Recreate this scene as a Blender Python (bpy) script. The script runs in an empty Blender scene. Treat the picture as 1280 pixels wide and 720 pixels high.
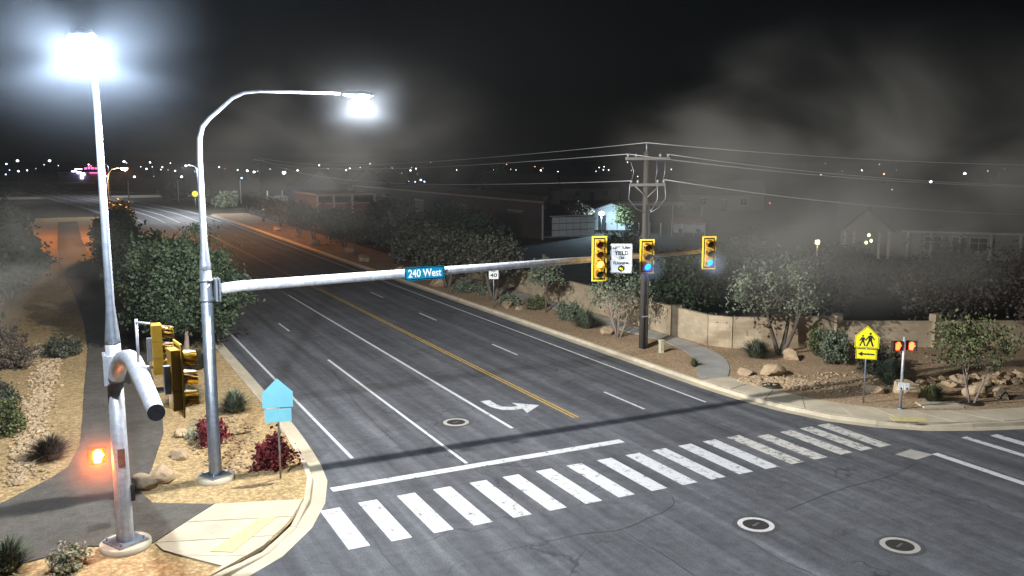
import bpy, bmesh, math, random
import numpy as np
from mathutils import Matrix, Vector, noise

# ------------------------------------------------------------------ camera, sky, sun, exposure
scene = bpy.context.scene
COL = scene.collection
cam_data = bpy.data.cameras.new('camera')
cam_data.sensor_width = 36.0
cam_data.lens = 36.0 * 1107.0 / 1280.0
cam_data.clip_start = 0.1
cam_data.clip_end = 6000.0
cam = bpy.data.objects.new('camera', cam_data)
COL.objects.link(cam)
cam.matrix_world = Matrix(((0.892905754, 0.0644066021, -0.445613179, 0.0),
                           (-0.450243618, 0.127728686, -0.883722845, 0.0),
                           (0.0, 0.989715703, 0.143048340, 10.0),
                           (0, 0, 0, 1)))
scene.camera = cam

world = bpy.data.worlds.new('World')
scene.world = world
world.use_nodes = True
wn = world.node_tree
wn.nodes.clear()
sky = wn.nodes.new('ShaderNodeTexSky')
sky.sky_type = 'NISHITA'
sky.sun_disc = False
sky.sun_elevation = math.radians(35)
sky.sun_rotation = math.radians(200)
bg = wn.nodes.new('ShaderNodeBackground')
bg.inputs['Strength'].default_value = 0.0003
wo = wn.nodes.new('ShaderNodeOutputWorld')
wn.links.new(sky.outputs[0], bg.inputs[0])
wn.links.new(bg.outputs[0], wo.inputs[0])

moon_d = bpy.data.lights.new('moonlight', 'SUN')
moon_d.energy = 0.012
moon_d.angle = math.radians(0.5)
moon_d.color = (0.9, 0.95, 1.0)
moon = bpy.data.objects.new('moonlight', moon_d)
COL.objects.link(moon)
moon.rotation_euler = (math.radians(55), 0, math.radians(20))

vs = scene.view_settings
vs.view_transform = 'Standard'
vs.look = 'None'
vs.exposure = 0.6
vs.gamma = 1.0
vs.use_curve_mapping = False
scene.cycles.use_denoising = True
scene.cycles.max_bounces = 6
scene.cycles.diffuse_bounces = 3
scene.cycles.glossy_bounces = 2
scene.cycles.transmission_bounces = 2
scene.cycles.volume_bounces = 0
scene.cycles.sample_clamp_indirect = 3.0
scene.cycles.volume_max_steps = 256
scene.cycles.volume_step_rate = 2.0

random.seed(7)
RNG = np.random.default_rng(7)
PI = math.pi

# ------------------------------------------------------------------ materials
MATS = {}


def new_mat(name):
    m = bpy.data.materials.new(name)
    m.use_nodes = True
    nt = m.node_tree
    b = nt.nodes['Principled BSDF']
    return m, nt, b


def N(nt, t, **kw):
    n = nt.nodes.new(t)
    for k, v in kw.items():
        if k in n.inputs:
            n.inputs[k].default_value = v
        else:
            setattr(n, k, v)
    return n


def ramp(nt, fac, stops):
    r = nt.nodes.new('ShaderNodeValToRGB')
    el = r.color_ramp.elements
    while len(el) < len(stops):
        el.new(0.5)
    for e, (p, c) in zip(el, stops):
        e.position = p
        e.color = (c, c, c, 1) if isinstance(c, (int, float)) else (*c, 1)
    nt.links.new(fac, r.inputs[0])
    return r.outputs[0]


def mixc(nt, fac, a, b, mode='MIX'):
    n = nt.nodes.new('ShaderNodeMix')
    n.data_type = 'RGBA'
    n.blend_type = mode
    for sock, v in ((n.inputs[0], fac), (n.inputs[6], a), (n.inputs[7], b)):
        if isinstance(v, (int, float)):
            sock.default_value = v
        elif isinstance(v, tuple):
            sock.default_value = (*v, 1)
        else:
            nt.links.new(v, sock)
    return n.outputs[2]


def coords(nt, scale=(1, 1, 1), obj=True):
    tc = nt.nodes.new('ShaderNodeTexCoord')
    mp = nt.nodes.new('ShaderNodeMapping')
    mp.inputs['Scale'].default_value = scale
    nt.links.new(tc.outputs['Object' if obj else 'Generated'], mp.inputs[0])
    return mp.outputs[0]


def wcoords(nt, scale=(1, 1, 1)):
    g = nt.nodes.new('ShaderNodeNewGeometry')
    mp = nt.nodes.new('ShaderNodeMapping')
    mp.inputs['Scale'].default_value = scale
    nt.links.new(g.outputs['Position'], mp.inputs[0])
    return mp.outputs[0]


def noise_tex(nt, vec, scale, detail=4, rough=0.55, dist=0.0):
    n = N(nt, 'ShaderNodeTexNoise', Scale=scale, Detail=detail, Roughness=rough, Distortion=dist)
    nt.links.new(vec, n.inputs['Vector'])
    return n.outputs[0]


def bump(nt, b, h, strength=0.4, dist=0.02):
    n = N(nt, 'ShaderNodeBump', Strength=strength, Distance=dist)
    nt.links.new(h, n.inputs['Height'])
    nt.links.new(n.outputs[0], b.inputs['Normal'])


def plain(name, col, rough=0.6, metal=0.0, var=0.15, vs_=6.0, bmp=0.0, emis=None, estr=0.0, nosample=False):
    """One colour with a little mottling from noise."""
    if name in MATS:
        return MATS[name]
    m, nt, b = new_mat(name)
    v = coords(nt)
    n = noise_tex(nt, v, vs_, 5, 0.6)
    lo = tuple(c * (1 - var) for c in col)
    hi = tuple(min(1, c * (1 + var)) for c in col)
    c = ramp(nt, n, [(0.3, lo), (0.7, hi)])
    nt.links.new(c, b.inputs['Base Color'])
    b.inputs['Roughness'].default_value = rough
    b.inputs['Metallic'].default_value = metal
    if bmp:
        bump(nt, b, n, bmp, 0.01)
    if emis:
        b.inputs['Emission Color'].default_value = (*emis, 1)
        b.inputs['Emission Strength'].default_value = estr
    if nosample:
        m.cycles.emission_sampling = 'NONE'
    MATS[name] = m
    return m


def lamp_mat(name, col, strength, sampled=False):
    m, nt, b = new_mat(name)
    b.inputs['Base Color'].default_value = (*[0.5 * c for c in col], 1)
    b.inputs['Emission Color'].default_value = (*col, 1)
    b.inputs['Emission Strength'].default_value = strength
    if not sampled:
        m.cycles.emission_sampling = 'NONE'
    MATS[name] = m
    return m


def asphalt(name, lo=0.085, hi=0.14, streak=True, tint=(0.96, 0.98, 1.06), cracks=True):
    m, nt, b = new_mat(name)
    v = wcoords(nt)
    base = noise_tex(nt, v, 0.35, 6, 0.65)
    fine = noise_tex(nt, v, 22.0, 4, 0.8)
    c = ramp(nt, base, [(0.25, lo), (0.75, hi)])
    if streak:
        sv = wcoords(nt, (1.0, 0.03, 1.0))
        s = noise_tex(nt, sv, 1.7, 6, 0.65)
        sc = ramp(nt, s, [(0.32, 0.62), (0.48, 0.94), (0.66, 1.42)])
        c = mixc(nt, 0.85, c, sc, 'MULTIPLY')
        # lane-wide wheel tracks
        sx = nt.nodes.new('ShaderNodeSeparateXYZ')
        nt.links.new(v, sx.inputs[0])
        w = N(nt, 'ShaderNodeMath', operation='MULTIPLY')
        nt.links.new(sx.outputs[0], w.inputs[0])
        w.inputs[1].default_value = 2 * PI / 1.55
        si = N(nt, 'ShaderNodeMath', operation='SINE')
        nt.links.new(w.outputs[0], si.inputs[0])
        wt = ramp(nt, si.outputs[0], [(0.0, 0.86), (1.0, 1.1)])
        c = mixc(nt, 0.8, c, wt, 'MULTIPLY')
    fc = ramp(nt, fine, [(0.28, 0.55), (0.75, 1.45)])
    c = mixc(nt, 1.0, c, fc, 'MULTIPLY')
    mid = noise_tex(nt, v, 2.6, 8, 0.72)
    c = mixc(nt, 1.0, c, ramp(nt, mid, [(0.3, 0.74), (0.7, 1.24)]), 'MULTIPLY')
    dust = noise_tex(nt, wcoords(nt, (0.35, 0.10, 1)), 1.0, 6, 0.7)
    df = ramp(nt, dust, [(0.58, 0.0), (0.78, 0.45)])
    c = mixc(nt, df, c, (0.17, 0.15, 0.125))
    if cracks:
        vo = N(nt, 'ShaderNodeTexVoronoi', feature='DISTANCE_TO_EDGE', Scale=0.16)
        wv = N(nt, 'ShaderNodeTexNoise', Scale=0.8, Detail=5)
        nt.links.new(v, wv.inputs['Vector'])
        ad = nt.nodes.new('ShaderNodeVectorMath')
        ad.operation = 'MULTIPLY_ADD'
        nt.links.new(wv.outputs[1], ad.inputs[0])
        ad.inputs[1].default_value = (2.6, 2.6, 0)
        nt.links.new(v, ad.inputs[2])
        nt.links.new(ad.outputs[0], vo.inputs['Vector'])
        cr = ramp(nt, vo.outputs['Distance'], [(0.0, 1.0), (0.002, 1.0), (0.0055, 0.0)])
        mk = ramp(nt, noise_tex(nt, v, 0.13, 2), [(0.46, 0.0), (0.58, 0.75)])
        cm = N(nt, 'ShaderNodeMath', operation='MULTIPLY')
        nt.links.new(cr, cm.inputs[0])
        nt.links.new(mk, cm.inputs[1])
        c = mixc(nt, cm.outputs[0], c, (0.03, 0.03, 0.032))
    c = mixc(nt, 1.0, c, tint, 'MULTIPLY')
    nt.links.new(c, b.inputs['Base Color'])
    b.inputs['Roughness'].default_value = 0.82
    b.inputs['Specular IOR Level'].default_value = 0.3
    bump(nt, b, fine, 0.35, 0.01)
    MATS[name] = m
    return m


def sand(name, a, bcol, scale=9.0, stones=True):
    """decomposed granite with small pebbles"""
    m, nt, b = new_mat(name)
    v = wcoords(nt)
    big = noise_tex(nt, v, 0.25, 5, 0.6)
    c = ramp(nt, big, [(0.3, a), (0.7, bcol)])
    fine = noise_tex(nt, v, 14, 5, 0.75)
    c = mixc(nt, 1.0, c, ramp(nt, fine, [(0.2, 0.62), (0.8, 1.35)]), 'MULTIPLY')
    if stones:
        vo = N(nt, 'ShaderNodeTexVoronoi', feature='F1', Scale=scale)
        nt.links.new(v, vo.inputs['Vector'])
        hs = N(nt, 'ShaderNodeSeparateColor')
        nt.links.new(vo.outputs['Color'], hs.inputs[0])
        sc = ramp(nt, hs.outputs[0], [(0.0, 0.55), (0.5, 0.95), (1.0, 1.4)])
        c = mixc(nt, 0.6, c, sc, 'MULTIPLY')
        ed = ramp(nt, vo.outputs['Distance'], [(0.3, 1.0), (0.7, 0.6)])
        c = mixc(nt, 0.7, c, ed, 'MULTIPLY')
        bump(nt, b, ed, 0.6, 0.03)
    else:
        bump(nt, b, fine, 0.5, 0.03)
    nt.links.new(c, b.inputs['Base Color'])
    b.inputs['Roughness'].default_value = 0.95
    b.inputs['Specular IOR Level'].default_value = 0.15
    MATS[name] = m
    return m


def concrete(name, col):
    m, nt, b = new_mat(name)
    v = wcoords(nt)
    n1 = noise_tex(nt, v, 0.9, 6, 0.65)
    n2 = noise_tex(nt, v, 30, 3, 0.7)
    st = noise_tex(nt, v, 0.35, 3, 0.5)
    c = ramp(nt, n1, [(0.25, tuple(x * 0.72 for x in col)), (0.75, tuple(x * 1.12 for x in col))])
    c = mixc(nt, 1.0, c, ramp(nt, n2, [(0.3, 0.86), (0.7, 1.1)]), 'MULTIPLY')
    c = mixc(nt, ramp(nt, st, [(0.5, 0.0), (0.72, 0.55)]), c, tuple(x * 0.6 for x in col))
    nt.links.new(c, b.inputs['Base Color'])
    b.inputs['Roughness'].default_value = 0.9
    bump(nt, b, n2, 0.25, 0.008)
    MATS[name] = m
    return m


def paint(name, col, wear=0.5, under=(0.06, 0.06, 0.063)):
    """road paint, worn through to the asphalt in places"""
    m, nt, b = new_mat(name)
    v = wcoords(nt)
    n = noise_tex(nt, v, 3.2, 8, 0.78)
    n2 = noise_tex(nt, v, 26.0, 4, 0.75)
    f = ramp(nt, n, [(wear - 0.06, 1.0), (wear + 0.05, 0.0)])
    c = mixc(nt, 1.0, col, ramp(nt, n2, [(0.3, 0.75), (0.7, 1.12)]), 'MULTIPLY')
    c = mixc(nt, f, c, under)
    nt.links.new(c, b.inputs['Base Color'])
    b.inputs['Roughness'].default_value = 0.75
    MATS[name] = m
    return m


def leaf_mat(name, a, b_, c_):
    m, nt, b = new_mat(name)
    g = nt.nodes.new('ShaderNodeNewGeometry')
    c = ramp(nt, g.outputs['Random Per Island'], [(0.0, a), (0.5, b_), (1.0, c_)])
    big = noise_tex(nt, coords(nt), 1.3, 3, 0.5)
    c = mixc(nt, 0.7, c, ramp(nt, big, [(0.3, 0.6), (0.7, 1.35)]), 'MULTIPLY')
    nt.links.new(c, b.inputs['Base Color'])
    b.inputs['Roughness'].default_value = 0.6
    b.inputs['Specular IOR Level'].default_value = 0.25
    MATS[name] = m
    return m


def metal_mat(name, col, rough=0.45, metal=0.7):
    m, nt, b = new_mat(name)
    v = coords(nt)
    n = noise_tex(nt, v, 3.5, 6, 0.7)
    st = noise_tex(nt, coords(nt, (6, 6, 0.5)), 1.5, 5, 0.6)
    c = ramp(nt, n, [(0.3, tuple(x * 0.8 for x in col)), (0.7, col)])
    c = mixc(nt, 0.6, c, ramp(nt, st, [(0.3, 0.6), (0.65, 1.15)]), 'MULTIPLY')
    vo = N(nt, 'ShaderNodeTexVoronoi', feature='F1', Scale=9.0)
    nt.links.new(v, vo.inputs['Vector'])
    sc_ = N(nt, 'ShaderNodeSeparateColor')
    nt.links.new(vo.outputs['Color'], sc_.inputs[0])
    c = mixc(nt, 0.5, c, ramp(nt, sc_.outputs[0], [(0.0, 0.75), (1.0, 1.2)]), 'MULTIPLY')
    nt.links.new(c, b.inputs['Base Color'])
    b.inputs['Roughness'].default_value = rough
    b.inputs['Metallic'].default_value = metal
    MATS[name] = m
    return m


def bark(name, col):
    m, nt, b = new_mat(name)
    n = noise_tex(nt, coords(nt, (8, 8, 1.5)), 3, 6, 0.7)
    c = ramp(nt, n, [(0.3, tuple(x * 0.5 for x in col)), (0.7, col)])
    nt.links.new(c, b.inputs['Base Color'])
    b.inputs['Roughness'].default_value = 0.9
    bump(nt, b, n, 0.6, 0.02)
    MATS[name] = m
    return m


def rock(name, a, b_):
    m, nt, b = new_mat(name)
    v = coords(nt)
    oi = nt.nodes.new('ShaderNodeObjectInfo')
    n = noise_tex(nt, v, 2.2, 7, 0.65, 0.6)
    n2 = noise_tex(nt, v, 11, 5, 0.7)
    c = ramp(nt, n, [(0.3, a), (0.7, b_)])
    c = mixc(nt, 1.0, c, ramp(nt, n2, [(0.25, 0.65), (0.75, 1.2)]), 'MULTIPLY')
    c = mixc(nt, 0.8, c, ramp(nt, oi.outputs['Random'], [(0.0, (0.7, 0.68, 0.66)), (0.5, (1.0, 0.92, 0.82)), (1.0, (1.15, 1.1, 1.0))]), 'MULTIPLY')
    nt.links.new(c, b.inputs['Base Color'])
    b.inputs['Roughness'].default_value = 0.92
    bump(nt, b, n2, 0.8, 0.04)
    MATS[name] = m
    return m


def brickwall(name, col, mortar, bw=0.4, bh=0.2):
    m, nt, b = new_mat(name)
    tc = nt.nodes.new('ShaderNodeNewGeometry')
    sp = nt.nodes.new('ShaderNodeSeparateXYZ')
    nt.links.new(tc.outputs['Position'], sp.inputs[0])
    ad = N(nt, 'ShaderNodeMath', operation='ADD')
    nt.links.new(sp.outputs[0], ad.inputs[0])
    nt.links.new(sp.outputs[1], ad.inputs[1])
    cb = nt.nodes.new('ShaderNodeCombineXYZ')
    nt.links.new(ad.outputs[0], cb.inputs[0])
    nt.links.new(sp.outputs[2], cb.inputs[1])
    br = nt.nodes.new('ShaderNodeTexBrick')
    br.inputs['Color1'].default_value = (*col, 1)
    br.inputs['Color2'].default_value = (*[x * 0.8 for x in col], 1)
    br.inputs['Mortar'].default_value = (*mortar, 1)
    br.inputs['Scale'].default_value = 1.0
    br.inputs['Brick Width'].default_value = bw
    br.inputs['Row Height'].default_value = bh
    br.inputs['Mortar Size'].default_value = 0.012
    nt.links.new(cb.outputs[0], br.inputs['Vector'])
    n = noise_tex(nt, wcoords(nt), 0.8, 6, 0.65)
    c = mixc(nt, 1.0, br.outputs[0], ramp(nt, n, [(0.3, 0.75), (0.7, 1.1)]), 'MULTIPLY')
    nt.links.new(c, b.inputs['Base Color'])
    b.inputs['Roughness'].default_value = 0.92
    bump(nt, b, br.outputs['Fac'], -0.3, 0.01)
    MATS[name] = m
    return m


ASPH = asphalt('asphalt')
PATH = asphalt('path_asphalt', 0.085, 0.13, streak=False, tint=(1.12, 1.0, 0.86), cracks=False)
SAND = sand('granite_sand', (0.45, 0.315, 0.155), (0.58, 0.41, 0.21))
SAND2 = sand('brown_mulch', (0.40, 0.275, 0.165), (0.54, 0.38, 0.235), 12)
DIRT = sand('desert_dirt', (0.05, 0.043, 0.035), (0.09, 0.078, 0.062), 1.5, stones=False)
PALE = sand('pale_lot', (0.42, 0.40, 0.33), (0.5, 0.48, 0.4), 1.5, stones=False)
CONC = concrete('concrete', (0.60, 0.52, 0.38))
CONC2 = concrete('grey_concrete', (0.42, 0.40, 0.36))
WHITE = paint('white_paint', (0.64, 0.64, 0.64), 0.415)
WORN = paint('worn_white_paint', (0.60, 0.58, 0.53), 0.45)
LINE = paint('line_paint', (0.66, 0.66, 0.66), 0.40)
FAINT = paint('faint_paint', (0.30, 0.30, 0.29), 0.47)
YELLOW = paint('yellow_paint', (0.55, 0.36, 0.07), 0.41)
GALV = metal_mat('galvanised_steel', (0.40, 0.44, 0.50), 0.42, 0.75)
GALVW = metal_mat('pale_galvanised_steel', (0.50, 0.51, 0.54), 0.5, 0.45)
ALU = plain('aluminium_back', (0.30, 0.80, 0.98), 0.45, 0.1, var=0.06, vs_=2.0)
BLACK = plain('black_plastic', (0.015, 0.015, 0.016), 0.5)
DARK = plain('dark_metal', (0.05, 0.045, 0.04), 0.6, 0.3)
SIGY = plain('signal_yellow', (0.58, 0.32, 0.025), 0.45, var=0.08)
SIGB = plain('signal_yellow_border', (0.85, 0.55, 0.04), 0.4, var=0.05)
SIGNG = plain('sign_blue_green', (0.0, 0.20, 0.33), 0.35, var=0.05)
SIGNW = plain('sign_white', (0.80, 0.80, 0.79), 0.4, var=0.04)
SIGNY = plain('sign_fluorescent_yellow', (0.82, 0.72, 0.02), 0.4, var=0.05)
RUST = plain('rust', (0.12, 0.045, 0.025), 0.85, var=0.4, vs_=12)
WOOD = bark('pole_wood', (0.09, 0.075, 0.06))
BARK = bark('tree_bark', (0.16, 0.125, 0.10))
BARKP = bark('pale_bark', (0.34, 0.27, 0.21))
LEAF_D = leaf_mat('leaf_dark', (0.020, 0.033, 0.016), (0.034, 0.052, 0.026), (0.055, 0.075, 0.038))
LEAF_O = leaf_mat('leaf_olive', (0.035, 0.038, 0.025), (0.06, 0.062, 0.042), (0.10, 0.098, 0.066))
LEAF_S = leaf_mat('leaf_sage', (0.08, 0.10, 0.06), (0.13, 0.155, 0.10), (0.19, 0.21, 0.14))
LEAF_G = leaf_mat('leaf_green', (0.05, 0.065, 0.025), (0.09, 0.105, 0.04), (0.14, 0.14, 0.06))
LEAF_B = leaf_mat('leaf_brown', (0.05, 0.04, 0.03), (0.09, 0.07, 0.05), (0.14, 0.11, 0.08))
LEAF_R = leaf_mat('leaf_red', (0.12, 0.012, 0.02), (0.2, 0.025, 0.035), (0.28, 0.06, 0.06))
LEAF_P = leaf_mat('leaf_pale', (0.28, 0.29, 0.19), (0.38, 0.38, 0.26), (0.46, 0.46, 0.33))
ROCK = rock('boulder_rock', (0.36, 0.26, 0.165), (0.60, 0.47, 0.32))
ROCKG = rock('pebble_rock', (0.34, 0.25, 0.16), (0.55, 0.43, 0.29))
BLOCK = brickwall('block_wall', (0.52, 0.41, 0.27), (0.42, 0.33, 0.22))
BRICK = brickwall('red_brick', (0.30, 0.115, 0.085), (0.26, 0.16, 0.13), 0.3, 0.1)
STUC = plain('stucco_grey', (0.26, 0.24, 0.21), 0.9, var=0.12, vs_=1.5)
STUD = plain('stucco_dark', (0.055, 0.052, 0.055), 0.9, var=0.15, vs_=1.5)
STUB = plain('siding_blue_grey', (0.20, 0.20, 0.26), 0.85, var=0.12, vs_=1.5)
STUW = plain('painted_white_wall', (0.62, 0.64, 0.66), 0.8, var=0.1, vs_=1.5)
ROOF = plain('roof_shingle', (0.10, 0.09, 0.085), 0.9, var=0.25, vs_=3.0, bmp=0.4)
ROOFP = plain('roof_pink_metal', (0.40, 0.20, 0.21), 0.6, var=0.1)
TRIM = plain('trim_white', (0.55, 0.54, 0.52), 0.7, var=0.08)
GLASS = plain('window_glass', (0.02, 0.022, 0.027), 0.12, var=0.2)
TACT = plain('tactile_yellow', (0.62, 0.53, 0.25), 0.75, var=0.15, vs_=5.0)

E_LAMP = lamp_mat('led_white', (0.80, 0.90, 1.0), 160.0, True)
E_FAR = {'w': lamp_mat('far_white', (0.95, 0.95, 1.0), 5.0), 'b': lamp_mat('far_blue', (0.55, 0.7, 1.0), 4.0),
         'B': lamp_mat('far_bright', (0.75, 0.88, 1.0), 14.0), 'o': lamp_mat('far_orange', (1.0, 0.5, 0.25), 3.0),
         'r': lamp_mat('far_rosy', (1.0, 0.75, 0.7), 4.5), 'R': lamp_mat('far_red', (1.0, 0.08, 0.10), 3.0)}
E_SOD = lamp_mat('sodium_orange', (1.0, 0.45, 0.2), 40.0)
E_HAND = lamp_mat('hand_orange', (1.0, 0.20, 0.015), 320.0, True)
E_HAND2 = lamp_mat('hand_orange_small', (1.0, 0.07, 0.015), 6.0, True)
E_GRN = lamp_mat('signal_green_blue', (0.0, 0.07, 1.0), 13.0, True)
E_AMB = lamp_mat('signal_amber', (1.0, 0.42, 0.03), 9.0, True)
E_SIGN = lamp_mat('lit_sign_red', (1.0, 0.05, 0.16), 5.0)
E_VIO = lamp_mat('lit_violet_white', (0.8, 0.72, 1.0), 6.0)


# ------------------------------------------------------------------ mesh helpers
class MB:
    def __init__(self):
        self.v, self.f, self.smooth = [], [], []

    def add(self, vs_, fs, smooth=False):
        o = len(self.v)
        self.v += [tuple(p) for p in vs_]
        self.f += [tuple(i + o for i in f) for f in fs]
        self.smooth += [smooth] * len(fs)
        return self

    def box(self, c, s, rz=0.0):
        cx, cy, cz = c
        hx, hy, hz = s[0] / 2, s[1] / 2, s[2] / 2
        ca, sa = math.cos(rz), math.sin(rz)
        P = []
        for z in (-hz, hz):
            for x, y in ((-hx, -hy), (hx, -hy), (hx, hy), (-hx, hy)):
                P.append((cx + x * ca - y * sa, cy + x * sa + y * ca, cz + z))
        return self.add(P, [(0, 3, 2, 1), (4, 5, 6, 7), (0, 1, 5, 4), (1, 2, 6, 5), (2, 3, 7, 6), (3, 0, 4, 7)])

    def prism(self, poly, z0, z1):
        """vertical prism over an xy polygon"""
        n = len(poly)
        P = [(x, y, z0) for x, y in poly] + [(x, y, z1) for x, y in poly]
        F = [tuple(range(n - 1, -1, -1)), tuple(range(n, 2 * n))]
        F += [(i, (i + 1) % n, n + (i + 1) % n, n + i) for i in range(n)]
        return self.add(P, F)

    def plate(self, poly, y0, y1):
        """prism of an xz polygon between y0 (front) and y1"""
        n = len(poly)
        P = [(x, y0, z) for x, z in poly] + [(x, y1, z) for x, z in poly]
        F = [tuple(range(n)), tuple(range(2 * n - 1, n - 1, -1))]
        F += [(i, n + i, n + (i + 1) % n, (i + 1) % n) for i in range(n)]
        return self.add(P, F)

    def tube(self, pts, rad, n=12, caps=True):
        pts = [Vector(p) for p in pts]
        if isinstance(rad, (int, float)):
            rad = [rad] * len(pts)
        P, F = [], []
        up = None
        for i, p in enumerate(pts):
            a = pts[max(i - 1, 0)]
            b = pts[min(i + 1, len(pts) - 1)]
            t = (b - a).normalized()
            if up is None:
                up = Vector((1, 0, 0)) if abs(t.x) < 0.9 else Vector((0, 1, 0))
            u = (up - t * up.dot(t)).normalized()
            w = t.cross(u)
            up = u
            for k in range(n):
                q = p + (u * math.cos(2 * PI * k / n) + w * math.sin(2 * PI * k / n)) * rad[i]
                P.append(tuple(q))
        for i in range(len(pts) - 1):
            for k in range(n):
                F.append((i * n + k, i * n + (k + 1) % n, (i + 1) * n + (k + 1) % n, (i + 1) * n + k))
        self.add(P, F, True)
        if caps:
            o = len(self.v) - len(P)
            self.f += [tuple(o + k for k in range(n - 1, -1, -1)), tuple(o + (len(pts) - 1) * n + k for k in range(n))]
            self.smooth += [False, False]
        return self

    def ell(self, c, r, nu=16, nv=10, z0=-1.0, z1=1.0):
        """ellipsoid slice between relative heights z0 and z1"""
        P, F = [], []
        a0, a1 = math.asin(z0), math.asin(z1)
        for j in range(nv + 1):
            a = a0 + (a1 - a0) * j / nv
            for i in range(nu):
                t = 2 * PI * i / nu
                P.append((c[0] + r[0] * math.cos(a) * math.cos(t), c[1] + r[1] * math.cos(a) * math.sin(t), c[2] + r[2] * math.sin(a)))
        for j in range(nv):
            for i in range(nu):
                F.append((j * nu + i, j * nu + (i + 1) % nu, (j + 1) * nu + (i + 1) % nu, (j + 1) * nu + i))
        return self.add(P, F, True)

    def mesh(self, name):
        me = bpy.data.meshes.new(name)
        me.from_pydata(self.v, [], self.f)
        me.polygons.foreach_set('use_smooth', self.smooth)
        me.update()
        return me

    def build(self, name, mat, parent=None, loc=None):
        return obj(name, self.mesh(name), mat, parent, loc)


def obj(name, me, mat=None, parent=None, loc=None):
    o = bpy.data.objects.new(name, me)
    COL.objects.link(o)
    if mat is not None and not me.materials:
        me.materials.append(mat)
    if parent is not None:
        o.parent = parent
    if loc is not None:
        o.location = loc
    return o


def tag(o, label, cat, group=None):
    o['label'] = label
    o['category'] = cat
    if group:
        o['group'] = group
    return o


def struct(o):
    o['kind'] = 'structure'
    return o


def stuff(o):
    o['kind'] = 'stuff'
    return o


def thing(name, label, cat, loc=(0, 0, 0), rz=0.0, group=None):
    o = bpy.data.objects.new(name, None)
    COL.objects.link(o)
    o.location = loc
    o.rotation_euler = (0, 0, rz)
    return tag(o, label, cat, group)


def text_mesh(txt, size, name='lettering', width=None):
    cu = bpy.data.curves.new(name, 'FONT')
    cu.body = txt
    cu.size = size
    cu.align_x = 'CENTER'
    cu.align_y = 'CENTER'
    cu.extrude = 0.004
    cu.offset = size * 0.018
    t = bpy.data.objects.new(name, cu)
    COL.objects.link(t)
    bpy.context.view_layer.update()
    dg = bpy.context.evaluated_depsgraph_get()
    me = bpy.data.meshes.new_from_object(t.evaluated_get(dg))
    bpy.data.objects.remove(t)
    bpy.data.curves.remove(cu)
    # stand it upright facing -Y
    co = np.empty(len(me.vertices) * 3)
    me.vertices.foreach_get('co', co)
    co = co.reshape(-1, 3)
    if width:
        w = co[:, 0].max() - co[:, 0].min()
        co[:, 0] *= width / w
    out = np.stack([co[:, 0], -co[:, 2], co[:, 1]], 1)
    me.vertices.foreach_set('co', out.ravel())
    me.materials.clear()
    me.update()
    return me


def resample(poly, step):
    """points every `step` metres along a polyline, smoothed Catmull-Rom"""
    P = [np.array(p, float) for p in poly]
    out = []
    for i in range(len(P) - 1):
        p0, p1, p2, p3 = P[max(i - 1, 0)], P[i], P[i + 1], P[min(i + 2, len(P) - 1)]
        # centripetal-ish: limit tangents by the segment length
        L = np.linalg.norm(p2 - p1)
        t1 = (p2 - p0) / max(np.linalg.norm(p2 - p0), 1e-6) * L
        t2 = (p3 - p1) / max(np.linalg.norm(p3 - p1), 1e-6) * L
        n = max(1, int(round(L / step)))
        for k in range(n):
            s = k / n
            h = (2 * s**3 - 3 * s**2 + 1) * p1 + (s**3 - 2 * s**2 + s) * t1 + (-2 * s**3 + 3 * s**2) * p2 + (s**3 - s**2) * t2
            out.append(h)
    out.append(P[-1])
    return out


def offset(pl, d):
    out = []
    for i, p in enumerate(pl):
        a, b = pl[max(i - 1, 0)], pl[min(i + 1, len(pl) - 1)]
        t = (b - a) / np.linalg.norm(b - a)
        out.append(p + d * np.array([-t[1], t[0]]))
    return out


# ------------------------------------------------------------------ setting: ground, road, kerbs, pavements
struct(MB().add([(-2500, -300, -0.06), (3000, -300, -0.06), (3000, 4500, -0.06), (-2500, 4500, -0.06)], [(0, 1, 2, 3)]).build('ground', DIRT))

# road edges (foot of the kerb); the road bends a little to the left beyond 160 m
LEFT_EDGE = [(-28.1, 480), (-13.5, 330), (0.0, 230), (5.6, 180), (7.0, 150), (7.3, 120), (7.3, 80), (7.3, 50), (7.3, 34), (7.15, 29.5), (6.85, 26.5), (6.3, 24.7), (5.5, 23.1), (4.4, 21.7), (2.8, 20.5), (0.5, 19.7), (-4, 19.3), (-60, 18.5)]
RIGHT_EDGE = [(-10.6, 480), (3.8, 330), (17.3, 230), (22.9, 180), (24.0, 150), (24.2, 120), (24.3, 80), (24.5, 60), (24.6, 45), (24.65, 36), (24.65, 31), (24.78, 28.5), (25.15, 26), (25.8, 24.1), (26.85, 22.65), (28.2, 21.5), (29.95, 20.65), (31.6, 20.05), (36, 18.9), (50, 16.2), (90, 9)]
LE = resample(LEFT_EDGE, 1.5)
RE = resample(RIGHT_EDGE, 1.5)

bm = bmesh.new()
out = [tuple(p) for p in RE] + [(90, -40), (-60, -40)] + [tuple(p) for p in reversed(LE)]
vs_ = [bm.verts.new((x, y, 0.0)) for x, y in out]
f = bm.faces.new(vs_)
bmesh.ops.triangulate(bm, faces=[f])
bmesh.ops.recalc_face_normals(bm, faces=bm.faces)
me = bpy.data.meshes.new('road')
bm.to_mesh(me)
bm.free()
if me.polygons[0].normal.z < 0:
    me.flip_normals()
struct(obj('road', me, ASPH))


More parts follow.
